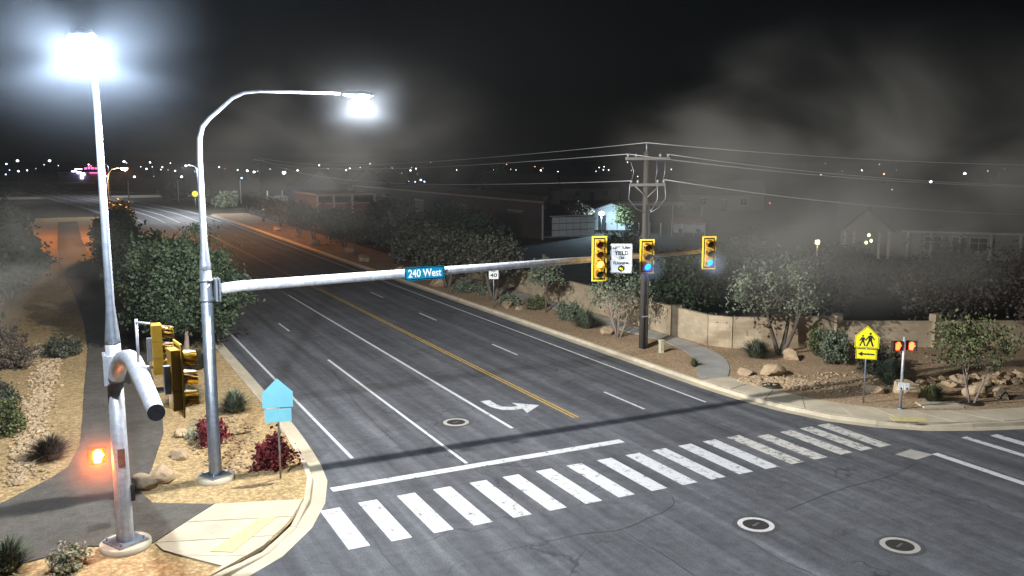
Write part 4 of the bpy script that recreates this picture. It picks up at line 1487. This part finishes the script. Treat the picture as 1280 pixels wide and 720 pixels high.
# ------------------------------------------------------------------ rocks
def rock_mesh(seed, sub=3, squash=0.7):
    rng = np.random.default_rng(seed + 40)
    bm = bmesh.new()
    bmesh.ops.create_icosphere(bm, subdivisions=sub, radius=1.0)
    planes = []
    for k in range(13):
        d = rng.normal(size=3)
        d /= np.linalg.norm(d)
        planes.append((Vector(d), rng.uniform(0.42, 0.78)))
    for v in bm.verts:
        for d, h in planes:
            e = v.co.dot(d) - h
            if e > 0:
                v.co -= d * e
        v.co += v.co.normalized() * 0.07 * noise.noise(v.co * 2.5 + Vector((seed, 0, 0)))
        v.co.z *= squash
    me = bpy.data.meshes.new('boulder')
    bm.to_mesh(me)
    bm.free()
    return me


RM = [rock_mesh(s) for s in range(6)]
for m_ in RM:
    m_.materials.append(ROCK)


def boulder(label, x, y, s, rz=0.0, k=0, z=0.12, group='landscape boulders', sz=1.0):
    o = obj('boulder', RM[k % 6], None, None, (x, y, z + 0.28 * s * sz))
    s *= 1.2
    o.scale = (s, s * 0.8, s * 0.85 * sz)
    o.rotation_euler = (0.1 * (k % 3), 0.08 * (k % 2), rz)
    return tag(o, label, 'boulder', group)


boulder('large tan boulder at the edge of the path by the pole', 2.15, 28.35, 0.62, 0.3, 0)
boulder('tan boulder touching the left side of the larger path-edge one', 1.6, 28.1, 0.48, 1.3, 1)
boulder('rough boulder behind the large path-edge boulder', 2.95, 30.6, 0.42, 2.0, 2)
boulder('low boulder left of the yellowish bush', 3.2, 32.9, 0.33, 0.8, 3)
boulder('flat boulder on the gravel bank at far left', -1.6, 50.8, 0.95, 0.5, 4, sz=0.6)
boulder('boulder under the street name sign at the far verge', 24.9 + 1.0, 64.6, 0.75, 0.2, 5)
boulder('squarish tan boulder right of the speed limit post', 26.3, 52.9, 0.5, 0.1, 1)
boulder('smaller tan boulder touching the squarish one', 26.75, 52.0, 0.36, 1.1, 2)
boulder('tan boulder at the foot of the many-stemmed tree', 27.1, 41.9, 0.52, 0.4, 3)
boulder('rounded boulder at the forked tree trunk', 32.1, 32.5, 0.62, 0.9, 4)
boulder('broad boulder above the stone swale', 28.75, 30.35, 0.66, 0.2, 5)
boulder('low boulder left of the broad one by the swale', 28.0, 31.1, 0.5, 1.2, 0, sz=0.7)
boulder('pale golden boulder behind the short pedestrian pole', 31.35, 25.1, 0.72, 0.3, 1)
boulder('dark boulder left of the pale golden boulder', 30.6, 26.2, 0.5, 1.9, 2)
boulder('reddish boulder right of the small corner tree', 33.9, 23.55, 0.55, 2.2, 3)
boulder('golden boulder at the right edge beside the reddish one', 34.65, 23.05, 0.5, 0.7, 4)
for i, (x, y, w) in enumerate(((26.4, 74.5, 'first'), (26.0, 84.0, 'second'), (27.5, 93.5, 'third'), (26.2, 103, 'fourth'), (26.4, 114, 'fifth'), (26.6, 126, 'sixth'))):
    boulder('pale boulder among the far right trees, %s along the kerb' % w, x, y, 0.75, i, i)
# riprap bank at the right
rng = np.random.default_rng(9)
for i in range(46):
    s = rng.uniform(0, 1)
    x = 33.2 + 6.0 * s + rng.normal() * 0.2
    y = 26.3 - 2.2 * s + rng.normal() * 0.55
    boulder('rough tan stone in the riprap bank at the right edge', x, y, rng.uniform(0.2, 0.36), rng.uniform(0, 6), i, 0.10 + 0.1 * rng.random(), 'riprap bank stones')


def pebbles(name, label, cx, cy, rx, ry, n, smin, smax, seed, ang=0.0, shape=None):
    rng = np.random.default_rng(seed)
    m = MB()
    t = (1 + 5 ** 0.5) / 2
    base = np.array([(-1, t, 0), (1, t, 0), (-1, -t, 0), (1, -t, 0), (0, -1, t), (0, 1, t), (0, -1, -t), (0, 1, -t), (t, 0, -1), (t, 0, 1), (-t, 0, -1), (-t, 0, 1)]) / 1.9
    F = [(0, 11, 5), (0, 5, 1), (0, 1, 7), (0, 7, 10), (0, 10, 11), (1, 5, 9), (5, 11, 4), (11, 10, 2), (10, 7, 6), (7, 1, 8), (3, 9, 4), (3, 4, 2), (3, 2, 6), (3, 6, 8), (3, 8, 9), (4, 9, 5), (2, 4, 11), (6, 2, 10), (8, 6, 7), (9, 8, 1)]
    for k in range(n):
        if shape:
            x, y = shape(rng)
        else:
            a, q = rng.uniform(0, 2 * PI), rng.uniform(0, 1) ** 0.5
            u, v = rx * q * math.cos(a), ry * q * math.sin(a)
            x, y = cx + u * math.cos(ang) - v * math.sin(ang), cy + u * math.sin(ang) + v * math.cos(ang)
        s = rng.uniform(smin, smax)
        sc = np.array([s, s * rng.uniform(0.6, 1), s * rng.uniform(0.4, 0.8)])
        th = rng.uniform(0, 6.28)
        v = base * rng.uniform(0.8, 1.15, (12, 1)) * sc
        vx = v[:, 0] * math.cos(th) - v[:, 1] * math.sin(th) + x
        vy = v[:, 0] * math.sin(th) + v[:, 1] * math.cos(th) + y
        m.add(np.stack([vx, vy, v[:, 2] + 0.15 + s * 0.2], 1), F)
    o = m.build(name, ROCKG)
    o['label'] = label
    o['category'] = 'gravel'
    return stuff(o)


pebbles('cobble_swale', 'patch of pale cobbles round a dark drain by the right pavement', 28.0, 29.1, 1.75, 0.95, 520, 0.05, 0.13, 1, -0.75)
pebbles('gravel_bank', 'strip of grey and tan gravel left of the footpath', 0, 0, 1, 1, 1000, 0.04, 0.12, 2, 0,
        lambda r: (lambda yy: (-1.55 - 0.035 * (yy - 30) * -1 + r.normal() * 0.28 - 0.25, yy))(30 + 19 * r.random()))
pebbles('scattered_stones', 'scattered stones on the bed round the galvanised pole', 4.6, 31.5, 1.3, 4.0, 420, 0.03, 0.08, 3)
pebbles('scattered_stones', 'scattered stones along the right corner bed', 31.0, 27.5, 4.0, 2.0, 320, 0.03, 0.09, 4, -0.4)
gd = thing('drain_grate', 'dark drain lid in the cobble swale', 'drain', (27.35, 28.75, 0.17))
MB().tube([(0, 0, 0), (0, 0, 0.05)], [0.42, 0.40], 16).build('lid', BLACK, gd)
MB().tube([(0, 0, -0.05), (0, 0, 0.03)], [0.48, 0.48], 16).build('rim', DARK, gd)
for lab, x, y in (('round dark tree-well ring at the corner tree', 32.68, 22.98), ('dark valve lid below the near traffic signals', 3.2, 40.2)):
    q = thing('valve_lid', lab, 'lid', (x, y, 0.13))
    MB().tube([(0, 0, 0), (0, 0, 0.05)], [0.40, 0.36], 14).build('lid', BLACK, q)
    MB().tube([(0, 0, 0), (0, 0, 0.03)], [0.46, 0.44], 14).build('rim', DARK, q)
fs = thing('fallen_sticks', 'dark stick lying on sand right of the galvanised pole', 'stick', (4.7, 31.9, 0.15))
MB().tube([(-1.0, -0.4, 0.0), (0.0, 0.1, 0.05), (0.9, 0.35, 0.02)], [0.03, 0.035, 0.015], 6).build('branch', DARK, fs)


# ------------------------------------------------------------------ buildings
def building(name, label, x, y, w, d, h, rz, wall, roof=None, rh=0.0, ridge='x', windows=(), doors=(), eave=0.35, group=None, cat='building'):
    """origin at the middle of the front (local -y face at y=0); windows: (x, z, w, h) on the front"""
    t = thing(name, label, cat, (x, y, 0.0), rz, group)
    MB().box((0, d / 2, h / 2), (w, d, h)).build('wall', wall, t)
    if rh:
        e = eave
        if ridge == 'x':
            A = [(-w / 2 - e, -e, h - 0.02), (w / 2 + e, -e, h - 0.02), (w / 2 + e, d + e, h - 0.02), (-w / 2 - e, d + e, h - 0.02), (-w / 2 - e, d / 2, h + rh), (w / 2 + e, d / 2, h + rh)]
            F = [(0, 1, 5, 4), (2, 3, 4, 5), (0, 4, 3), (1, 2, 5), (3, 2, 1, 0)]
            MB().add(A, F).build('roof', roof, t)
        else:
            for yg, yb in ((0.005, 0.2), (d - 0.2, d - 0.005)):
                MB().plate([(-w / 2, h), (w / 2, h), (0, h + rh * 0.97)], yg, yb).build('gable', wall, t)
            A = []
            for yy in (-e, d + e):
                A += [(-w / 2 - e, yy, h - rh * e / (w / 2)), (0, yy, h + rh), (w / 2 + e, yy, h - rh * e / (w / 2)), (-w / 2 - e, yy, h - rh * e / (w / 2) + 0.15), (0, yy, h + rh + 0.15), (w / 2 + e, yy, h - rh * e / (w / 2) + 0.15)]
            F = [(3, 4, 10, 9), (4, 5, 11, 10), (0, 6, 7, 1), (1, 7, 8, 2), (0, 1, 4, 3), (1, 2, 5, 4), (6, 9, 10, 7), (7, 10, 11, 8), (0, 3, 9, 6), (2, 8, 11, 5)]
            MB().add(A, F).build('roof', roof, t)
    elif roof:
        MB().box((0, d / 2, h + 0.1), (w + 0.3, d + 0.3, 0.2)).build('roof', roof, t)
    for (wx, wz, ww, wh) in windows:
        win = MB()
        b = 0.07
        for cx, cz, sx, sz in ((wx, wz + wh / 2, ww + b, b), (wx, wz - wh / 2, ww + b, b), (wx - ww / 2, wz, b, wh - b), (wx + ww / 2, wz, b, wh - b), (wx, wz, 0.05, wh - b), (wx, wz + wh * 0.12, ww - b, 0.05)):
            win.box((cx, -0.03, cz), (sx, 0.08, sz))
        wo_ = win.build('window', TRIM, t)
        MB().plate([(wx - ww / 2, wz - wh / 2), (wx + ww / 2, wz - wh / 2), (wx + ww / 2, wz + wh / 2), (wx - ww / 2, wz + wh / 2)], -0.012, 0.0).build('pane', GLASS, wo_)
    for (dx, dw, dh) in doors:
        dd = MB().box((dx, -0.02, dh / 2), (dw, 0.06, dh)).build('door', DARK, t)
        MB().box((dx, -0.03, dh + 0.06), (dw + 0.3, 0.08, 0.12)).build('door_frame', TRIM, t)
    return t


# red brick building with pale pilasters
bb = building('brick_building', 'low red brick building with pale pilasters beyond the right row of trees', 37.2, 128, 8.6, 14, 4.9, 0.0, BRICK, TRIM)
for xx in (-4.3, -1.9, 0.9, 4.3):
    MB().box((xx, -0.09, 2.45), (0.28, 0.16, 4.9)).build('pilaster', TRIM, bb)
for x0, x1 in ((-4.1, -2.1), (-1.7, 0.7), (1.1, 4.1)):
    MB().box(((x0 + x1) / 2, -0.03, 4.2), (x1 - x0, 0.06, 0.85)).build('window_band', GLASS, bb)
    MB().box(((x0 + x1) / 2, -0.05, 3.72), (x1 - x0, 0.1, 0.1)).build('sill', TRIM, bb)

# long dark flat-roofed shed: its long side faces the road
fb = thing('flat_roofed_building', 'long dark flat-roofed building behind the street name sign', 'building', (54.0, 98.0, 0.0))
MB().prism([(0, 0), (7.6, 15), (16, 82), (0, 82)], 0, 4.6).build('wall', STUD, fb)
MB().prism([(-0.25, -0.25), (7.9, 14.9), (16.25, 82.25), (-0.25, 82.25)], 4.6, 4.84).build('roof', STUC, fb)
for yy in (8, 26, 44, 62):
    MB().box((-0.03, yy, 1.6), (0.08, 4.0, 3.2)).build('roller_door', DARK, fb)
    MB().box((-0.05, yy, 3.3), (0.12, 4.6, 0.2)).build('door_frame', STUC, fb)
for yy in (17, 35, 53):
    MB().box((-0.03, yy, 2.6), (0.08, 1.6, 1.0)).build('window', GLASS, fb)
MB().box((-0.1, 0.3, 2.2), (0.16, 0.16, 4.4)).build('downpipe', TRIM, fb)

# white gridded wall beside it
gw = thing('white_screen_wall', 'white gridded wall lit by the bright shed lamp', 'wall', (60.0, 101.0, 0.0))
for k in range(6):
    for j in range(3):
        MB().box((-2.7 + k * 1.08, 0, 0.45 + j * 0.86), (1.0, 0.1, 0.78)).build('panel', STUW, gw)
MB().box((0, 0.08, 1.35), (6.6, 0.06, 2.7)).build('backing', DARK, gw)
MB().box((-0.2, -0.01, 2.72), (6.7, 0.2, 0.1)).build('coping', TRIM, gw)

# lit shed, its yard lamp, canopy, trailer-like low building, fence posts
shed = building('shed', 'pale gabled shed wall lit by a glaring yard lamp', 70.2, 107.5, 6.4, 9, 2.7, -0.55, STUW, ROOF, 1.1, 'y', ((1.2, 1.5, 1.0, 1.0),), ((-1.3, 1.1, 2.1),))
yl = thing('yard_lamp', 'glaring blue-white yard lamp before the pale shed', 'yard lamp', (65.6, 102.9, 0.0))
MB().tube([(0, 0, 0), (0, 0, 2.75)], [0.07, 0.05], 8).build('post', GALV, yl)
MB().ell((0, 0, 2.75), (0.36, 0.36, 0.3), 14, 8, -0.99, 0.99).build('lamp_globe', E_FAR['B'], yl)
MB().tube([(0, 0, 2.92), (0, 0, 3.02)], [0.26, 0.12], 12).build('lamp_cap', GALV, yl)
lamp_light('yard_lamp_light', (65.6, 102.4, 2.8), 5000, (0.55, 0.82, 1.0), 0.2)
cp = thing('canopy', 'dark flat canopy roof on posts right of the pale shed', 'canopy', (79.5, 109.0, 0.0), -0.58)
MB().box((0, 0, 3.55), (13, 7, 0.28)).build('roof', STUC, cp)
for xx in (-6.2, -2, 2, 6.2):
    MB().tube([(xx, -3.2, 0), (xx, -3.2, 3.45)], 0.09, 8).build('post', TRIM, cp)
tr_ = building('trailer', 'low pinkish-roofed trailer right of the utility pole', 77.3, 98.6, 4.4, 2.6, 1.15, -0.62, STUW, ROOFP, 0.0, cat='trailer')
MB().add([(-2.3, -0.15, 1.2), (2.3, -0.15, 1.2), (2.0, 1.3, 1.95), (-2.3, 1.3, 1.95), (2.3, 2.75, 1.2), (-2.3, 2.75, 1.2)], [(0, 1, 2, 3), (3, 2, 4, 5), (1, 4, 2), (0, 3, 5)]).build('pitched_top', ROOFP, tr_)
for xx in (-1.2, 1.2):
    MB().tube([(xx, -0.14, 0.3), (xx, 0.06, 0.3)], 0.3, 14).build('wheel', BLACK, tr_)
for i in range(11):
    x, y = 62.8 + i * 1.25, 100.0 - i * 0.72
    q = thing('fence_post', 'thin pale fence post before the lit shed yard', 'post', (x, y, 0), 0, 'yard fence posts')
    MB().tube([(0, 0, 0), (0, 0, 1.6 + 0.2 * (i % 2))], 0.045, 6).build('post', TRIM, q)
    MB().box((0, 0, 1.66 + 0.2 * (i % 2)), (0.13, 0.13, 0.06)).build('cap', TRIM, q)

# houses on the right
h1 = building('house', 'dim house with gabled porch and white columns behind the wall', 81.0, 60.2, 22, 9, 2.9, -0.86, STUC, ROOF, 2.6, 'x', ((-2.0, 1.5, 1.6, 1.4), (2.2, 1.5, 1.6, 1.4), (9.4, 1.6, 2.0, 1.6)), ((0.4, 1.1, 2.2),), 0.6)
pc = MB()
MB().add([(-10.6, -3.2, 2.75), (-6.0, -3.2, 2.75), (-8.3, -3.2, 4.9), (-10.6, 4, 2.75), (-6.0, 4, 2.75), (-8.3, 4, 4.9)], [(0, 1, 2), (4, 3, 5), (0, 2, 5, 3), (1, 4, 5, 2), (0, 3, 4, 1)]).build('porch_gable', STUC, h1)
MB().add([(-11.0, -3.4, 2.6), (-8.3, -3.4, 5.1), (-5.6, -3.4, 2.6), (-11.0, 4, 2.6), (-8.3, 4, 5.1), (-5.6, 4, 2.6)], [(0, 1, 4, 3), (1, 2, 5, 4)]).build('porch_roof', ROOF, h1)
for xx in (-10.4, -9.5, -7.1, -6.2):
    MB().tube([(xx, -3.05, 0), (xx, -3.05, 0.25), (xx, -3.05, 2.75)], [0.2, 0.15, 0.13], 10).build('porch_column', TRIM, h1)
for xx in (-4.4, -2.2, 0.4, 3.2, 5.8, 7.6):
    MB().tube([(xx, -0.95, 0), (xx, -0.95, 2.7)], [0.16, 0.14], 10).build('porch_column', TRIM, h1)
MB().box((1.6, -0.95, 2.72), (13.2, 0.18, 0.16)).build('porch_beam', TRIM, h1)
MB().add([(7.4, -0.5, 2.8), (13.6, -0.5, 2.8), (13.6, -0.5, 5.4), (7.4, 3, 2.8), (13.6, 3, 2.8), (13.6, 3, 5.4)], [(0, 1, 2), (0, 2, 5, 3), (4, 3, 5), (1, 4, 5, 2)]).build('side_gable', STUC, h1)
pl_ = thing('porch_lamp', 'warm lit lamp on a white post left of the porch', 'lamp', (66.0, 64.1, 0.0))
MB().tube([(0, 0, 0), (0, 0, 1.85)], 0.07, 8).build('post', TRIM, pl_)
MB().box((0, 0, 2.0), (0.30, 0.30, 0.38)).build('lantern', lamp_mat('warm_lantern', (1.0, 0.72, 0.38), 5.0), pl_)
lamp_light('porch_lamp_light', (66.0, 63.8, 2.1), 200, (1.0, 0.7, 0.4), 0.15)
gl = thing('garden_lamp', 'small yellow garden lamps in front of the porch', 'lamp', (68.4, 60.0, 0.0))
for k, (dx, dz) in enumerate(((0, 2.9), (0.35, 2.35), (-0.3, 2.2))):
    MB().ell((dx, 0, dz), (0.13, 0.13, 0.16), 8, 6, -0.99, 0.99).build('bulb', lamp_mat('garden_bulb_%d' % k, (0.95, 1.0, 0.45), 4.0), gl)
    MB().tube([(dx * 0.3, 0, 0), (dx, 0, dz - 0.1)], 0.03, 6).build('stem', DARK, gl)

# far houses
far = [
    ('house', 'blue-grey gabled house far off left of the brick building', 56, 215, 10, 10, 4.0, 0.1, STUB, 3.6, 'y'),
    ('house', 'second blue-grey gabled house beside the first, far off', 69, 218, 11, 10, 4.0, 0.1, STUB, 3.8, 'y'),
    ('house', 'grey gabled house right of the blue-grey pair', 77, 226, 11, 10, 4.4, 0.1, STUC, 4.0, 'y'),
    ('house', 'grey hip-roofed house far off above the flat building', 92, 175, 15, 12, 3.2, -0.3, STUC, 3.8, 'x'),
    ('house', 'house with pale sloping roof far off above the flat building', 82, 160, 12, 10, 2.8, -0.5, STUC, 2.4, 'x'),
    ('house', 'small house far off below the city lights', 118, 190, 14, 10, 3.0, -0.4, STUC, 3.0, 'x'),
    ('house', 'dim house behind the canopy', 118, 140, 16, 10, 3.0, -0.6, STUC, 3.0, 'x'),
]
for (nm, lab, x, y, w, d, h, rz, wm, rh, rg) in far:
    building(nm, lab, x, y, w, d, h, rz, wm, ROOF, rh, rg, ((-w / 4, 1.7, 1.4, 1.3), (w / 4, 1.7, 1.4, 1.3)), ((0.2, 1.1, 2.1),), group='far houses')
wb = building('white_shed', 'small white block building right of the bend in the road', 37.5, 178, 4.6, 4, 2.6, -0.1, STUW, TRIM, 0.0, windows=((1.0, 1.4, 0.9, 0.9),), doors=((-1.0, 1.0, 2.0),))
MB().tube([(-1.5, 1.0, 2.6), (-1.5, 1.0, 4.0)], 0.12, 8).build('vent_pipe', TRIM, wb)
MB().tube([(1.4, 1.0, 2.6), (1.4, 1.0, 4.0)], 0.12, 8).build('vent_pipe', TRIM, wb)
ss = building('storefront', 'far store with red glowing lights and violet-white lit front', 11.5, 452, 26, 12, 4.2, 0.0, STUB, TRIM)
for xx, zz, sx, sz in ((-1.6, 6.2, 1.0, 0.8), (-0.2, 6.5, 0.9, 1.1), (1.2, 6.3, 1.1, 0.8), (2.6, 6.2, 0.9, 0.7), (4.0, 5.9, 0.8, 0.5), (0.6, 7.3, 0.6, 0.5), (6.2, 4.3, 0.9, 0.5), (2.2, 4.2, 4.5, 0.35)):
    MB().box((xx, -0.3, zz), (sx, 0.4, sz)).build('red_light', E_SIGN, ss)
for xx, zz, sx, sz in ((-3.4, 2.4, 1.2, 1.7), (-4.4, 4.3, 1.7, 0.9), (-2.6, 3.6, 1.0, 1.1), (-6.4, 4.9, 2.2, 0.45), (-4.6, 5.9, 3.0, 0.4), (5.8, 2.5, 3.0, 0.35)):
    MB().box((xx, -0.3, zz), (sx, 0.3, sz)).build('lit_window', E_VIO, ss)
bush('pale bush on the verge at the right of the bend, nearest', 31.0, 196, 2.4, 3.2, LEAF_S, 50, 30, 0.35, 0.4, seed=81, z=0)
bush('pale bush on the verge at the right of the bend, middle', 28.5, 212, 2.6, 3.6, LEAF_S, 50, 30, 0.35, 0.4, seed=82, z=0)
bush('rounded bush at the far right of the bend', 24.5, 238, 3.0, 3.4, LEAF_S, 50, 30, 0.4, 0.4, seed=83, z=0)
rs = thing('road_sign', 'small round yellow road sign at the bend', 'sign', (24.6, 196, 0.0))
MB().tube([(0, 0.05, 0), (0, 0.05, 3.0)], 0.06, 6).build('post', GALV, rs)
MB().plate([(0.6 * math.cos(2 * PI * k / 16), 3.0 + 0.6 * math.sin(2 * PI * k / 16)) for k in range(16)], -0.02, 0.0).build('panel', SIGNY, rs)
for i, (x, y, h) in enumerate(((14.0, 232, 5.0), (24.8, 228, 5.0), (37.0, 214, 5.2))):
    q = thing('bare_post', 'thin pale bare post %s' % ('left of the bend under the orange lamp', 'beyond the bend, the middle of three', 'right of the bend beside the pale bushes')[i], 'post', (x, y, 0))
    MB().tube([(0, 0, 0), (0, 0, h)], [0.14, 0.11], 8).build('post', TRIM, q)
    MB().tube([(0, 0, h), (0, 0, h + 0.2)], [0.16, 0.05], 8).build('cap', TRIM, q)

# ------------------------------------------------------------------ far city lights
FAR = [(-24.6, 649.5, 9.50, 'w'), (-30.9, 649.3, 7.50, 'b'), (-20.5, 419.5, 4.17, 'b'), (-18.9, 499.6, 4.57, 'w'), (-15.1, 499.8, 4.94, 'w'), (-6.5, 650.0, 9.49, 'w'), (-9.1, 599.9, 7.18, 'w'), (-1.5, 600.0, 6.68, 'w'), (34.7, 599.0, 9.03, 'w'), (41.2, 498.3, 8.77, 'w'), (45.9, 447.7, 8.51, 'w'), (47.0, 497.8, 6.29, 'w'), (46.2, 497.9, 5.05, 'w'), (51.0, 477.3, 4.63, 'b'), (40.9, 518.4, 5.31, 'w'), (41.1, 558.5, 6.11, 'w'), (49.7, 497.5, 4.83, 'o'), (26.7, 399.1, 3.14, 'b'), (44.9, 397.5, 3.01, 'w'), (74.9, 494.4, 6.21, 'w'), (84.1, 492.9, 4.70, 'w'), (74.7, 413.3, 5.18, 'B'), (88.7, 471.7, 3.87, 'w'), (73.9, 423.6, 1.78, 'b'), (96.9, 439.4, 3.81, 'B'), (114.7, 486.7, 4.40, 'w'), (99.9, 407.9, 2.38, 'w'), (130.5, 482.7, 5.23, 'w'), (130.2, 378.2, 1.20, 'b'), (132.5, 377.4, 0.9, 'b'), (135.8, 376.2, 0.7, 'b'), (137.8, 375.5, 0.6, 'b'), (137.0, 365.2, 0.6, 'b'), (139.3, 364.3, 1.39, 'b'), (140.7, 363.7, 0.69, 'b'), (168.5, 491.9, 4.29, 'w'), (180.2, 487.8, 4.05, 'w'), (110.6, 278.9, 0.6, 'r'), (111.8, 278.4, 0.6, 'r'), (113.3, 277.8, 0.6, 'r'), (114.5, 277.3, 0.6, 'r'), (205.0, 477.9, 4.25, 'w'), (224.5, 469.0, 4.01, 'w'), (227.1, 445.4, 4.46, 'w'), (249.0, 456.5, 4.01, 'w'), (276.6, 440.3, 3.58, 'w'), (288.8, 456.3, 5.48, 'w'), (217.4, 359.4, 1.27, 'b'), (113.0, 200.3, 0.6, 'b'), (188.5, 330.0, 0.6, 'w'), (259.7, 203.5, 2.84, 'B'), (290.0, 213.4, 5.16, 'B'), (303.6, 260.4, 4.27, 'o'), (198.8, 167.6, 2.13, 'w'), (136.2, 146.4, 0.8, 'R')]
_r = random.Random(5)
for _k in range(58):
    _D = _r.uniform(480, 900)
    _a = math.radians(_r.uniform(-4, 37)) if _k < 46 else math.radians(_r.uniform(37, 56))
    FAR.append((_D * math.sin(_a), _D * math.cos(_a), _r.uniform(0.8, 7.5) * _D / 700, _r.choice('wwwbbo') + 's'))
LAB = {'w': 'tiny white lamp among the far city lights', 'b': 'tiny bluish lamp among the far city lights', 'B': 'bright blue-white lamp standing out among the far city lights',
       'o': 'tiny orange lamp among the far city lights', 'r': 'rosy lamp in the short row of four far off', 'R': 'single small red lamp right of the mast arm tip'}
globe = {k: MB().ell((0, 0, 0), (1, 1, 0.8), 10, 6, -0.99, 0.99).mesh('lamp_globe') for k in E_FAR}
for k, m_ in globe.items():
    m_.materials.append(E_FAR[k])
postm = MB().tube([(0, 0, -1), (0, 0, 0)], 0.12, 6).mesh('post')
postm.materials.append(DARK)
for x, y, z, k in FAR:
    tiny = 0.55 if k.endswith('s') else 1.0
    k = k[0]
    t = thing('distant_lamp', LAB[k], 'lamp', (x, y, 0.0), 0, {'w': 'far white lamps', 'b': 'far bluish lamps', 'B': 'far bright lamps', 'o': 'far orange lamps', 'r': 'far rosy lamps', 'R': 'far red lamp'}[k])
    s = tiny * math.hypot(x, y) * 0.00085 * random.choice((0.4, 0.55, 0.75, 1.0, 1.4)) * {'B': 1.5, 'w': 1.0, 'b': 1.0, 'o': 1.0, 'r': 1.4, 'R': 1.6}[k]
    g = obj('lamp_globe', globe[k], None, t, (0, 0, z))
    g.scale = (s, s, s)
    p = obj('post', postm, None, t, (0, 0, z - s * 0.7))
    p.scale = (1, 1, z)

# ------------------------------------------------------------------ air
def volume_mat(name, dens, col=(0.9, 0.92, 0.95), g=0.0, noisy=None, core=0.25):
    m = bpy.data.materials.new(name)
    m.use_nodes = True
    nt = m.node_tree
    nt.nodes.clear()
    o = nt.nodes.new('ShaderNodeOutputMaterial')
    v = nt.nodes.new('ShaderNodeVolumePrincipled')
    v.inputs['Color'].default_value = (*col, 1)
    v.inputs['Density'].default_value = dens
    v.inputs['Anisotropy'].default_value = g
    nt.links.new(v.outputs[0], o.inputs['Volume'])
    if noisy:
        tc = nt.nodes.new('ShaderNodeTexCoord')
        n = N(nt, 'ShaderNodeTexNoise', Scale=noisy, Detail=3.0, Roughness=0.55, Distortion=0.8)
        nt.links.new(tc.outputs['Object'], n.inputs['Vector'])
        ln = nt.nodes.new('ShaderNodeVectorMath')
        ln.operation = 'LENGTH'
        nt.links.new(tc.outputs['Object'], ln.inputs[0])
        fall = nt.nodes.new('ShaderNodeMapRange')
        fall.interpolation_type = 'SMOOTHSTEP'
        nt.links.new(ln.outputs['Value'], fall.inputs[0])
        fall.inputs[1].default_value = core
        fall.inputs[2].default_value = 0.98
        fall.inputs[3].default_value = 1.0
        fall.inputs[4].default_value = 0.0
        nr = nt.nodes.new('ShaderNodeMapRange')
        nr.interpolation_type = 'SMOOTHSTEP'
        nt.links.new(n.outputs[0], nr.inputs[0])
        nr.inputs[1].default_value = 0.40 if core else 0.0
        nr.inputs[2].default_value = 0.70
        mu = N(nt, 'ShaderNodeMath', operation='MULTIPLY')
        nt.links.new(fall.outputs[0], mu.inputs[0])
        nt.links.new(nr.outputs[0], mu.inputs[1])
        mu2 = N(nt, 'ShaderNodeMath', operation='MULTIPLY')
        nt.links.new(mu.outputs[0], mu2.inputs[0])
        mu2.inputs[1].default_value = dens
        nt.links.new(mu2.outputs[0], v.inputs['Density'])
    return m


hz = MB().box((100, 480, 8.0), (1000, 1240, 18.4)).build('haze', volume_mat('haze_air', 0.0001))
stuff(hz)


def smoke(name, label, c, r, dens, sc, core=0.25, col=(0.72, 0.84, 1.0)):  # drifting smoke; without a core, an added glare puff
    o = MB().ell((0, 0, 0), (1, 1, 1), 24, 14, -0.9999, 0.9999).build(name, volume_mat('smoke_glare_' + str(len(bpy.data.materials)), dens, (0.88, 0.84, 0.76) if core else col, 0.0, sc, core), None, c)
    o.scale = r
    o['label'] = label
    o['category'] = 'smoke'  # shared by the drifting smoke and the added glare puffs
    return stuff(o)


smoke('smoke', 'grey smoke drifting over the houses at the right', (35, 30, 9.5), (16, 11, 8.5), 0.105, 1.4)
smoke('smoke', 'thin smoke over the road behind the lamp arm', (10, 40, 10.5), (11, 9, 6), 0.015, 1.6)
smoke('smoke', 'thin brown smoke over the footpath at the left', (-2.5, 46, 5.5), (6.5, 16, 5), 0.022, 1.9)
smoke('smoke', 'added mist puff for the glare round the nearest lamp', (0.52, 19.2, 12.3), (3.0, 3.0, 2.7), 0.0058, 0.5, 0.0)  # added volume, no smoke here: spreads the lamp's light into a glare halo
smoke('smoke', 'added mist puff for the glare round the lamp on the curved arm', (8.64, 27.78, 12.0), (2.0, 2.0, 1.9), 0.0026, 0.5, 0.0)  # smaller glare halo added round this lamp, not drifting smoke
smoke('smoke', 'added warm-tinted puff for the glare of the pedestrian signal', (0.34, 23.8, 2.5), (1.3, 1.0, 1.25), 0.5, 0.5, 0.0, (1.0, 0.75, 0.6))  # added warm-coloured volume, widens the lit hand into an orange glare
smoke('smoke', 'added bluish puff for the bloom of the signal beside the yield sign', (19.45, 27.1, 6.02), (0.75, 0.7, 0.7), 0.65, 0.5, 0.0)  # added bluish volume, stands in for lens bloom round the lit lens
smoke('smoke', 'added bluish puff for the bloom of the signal at the arm tip', (22.40, 27.1, 6.02), (0.75, 0.7, 0.7), 0.65, 0.5, 0.0)  # bloom volume added for the tip signal, no smoke here
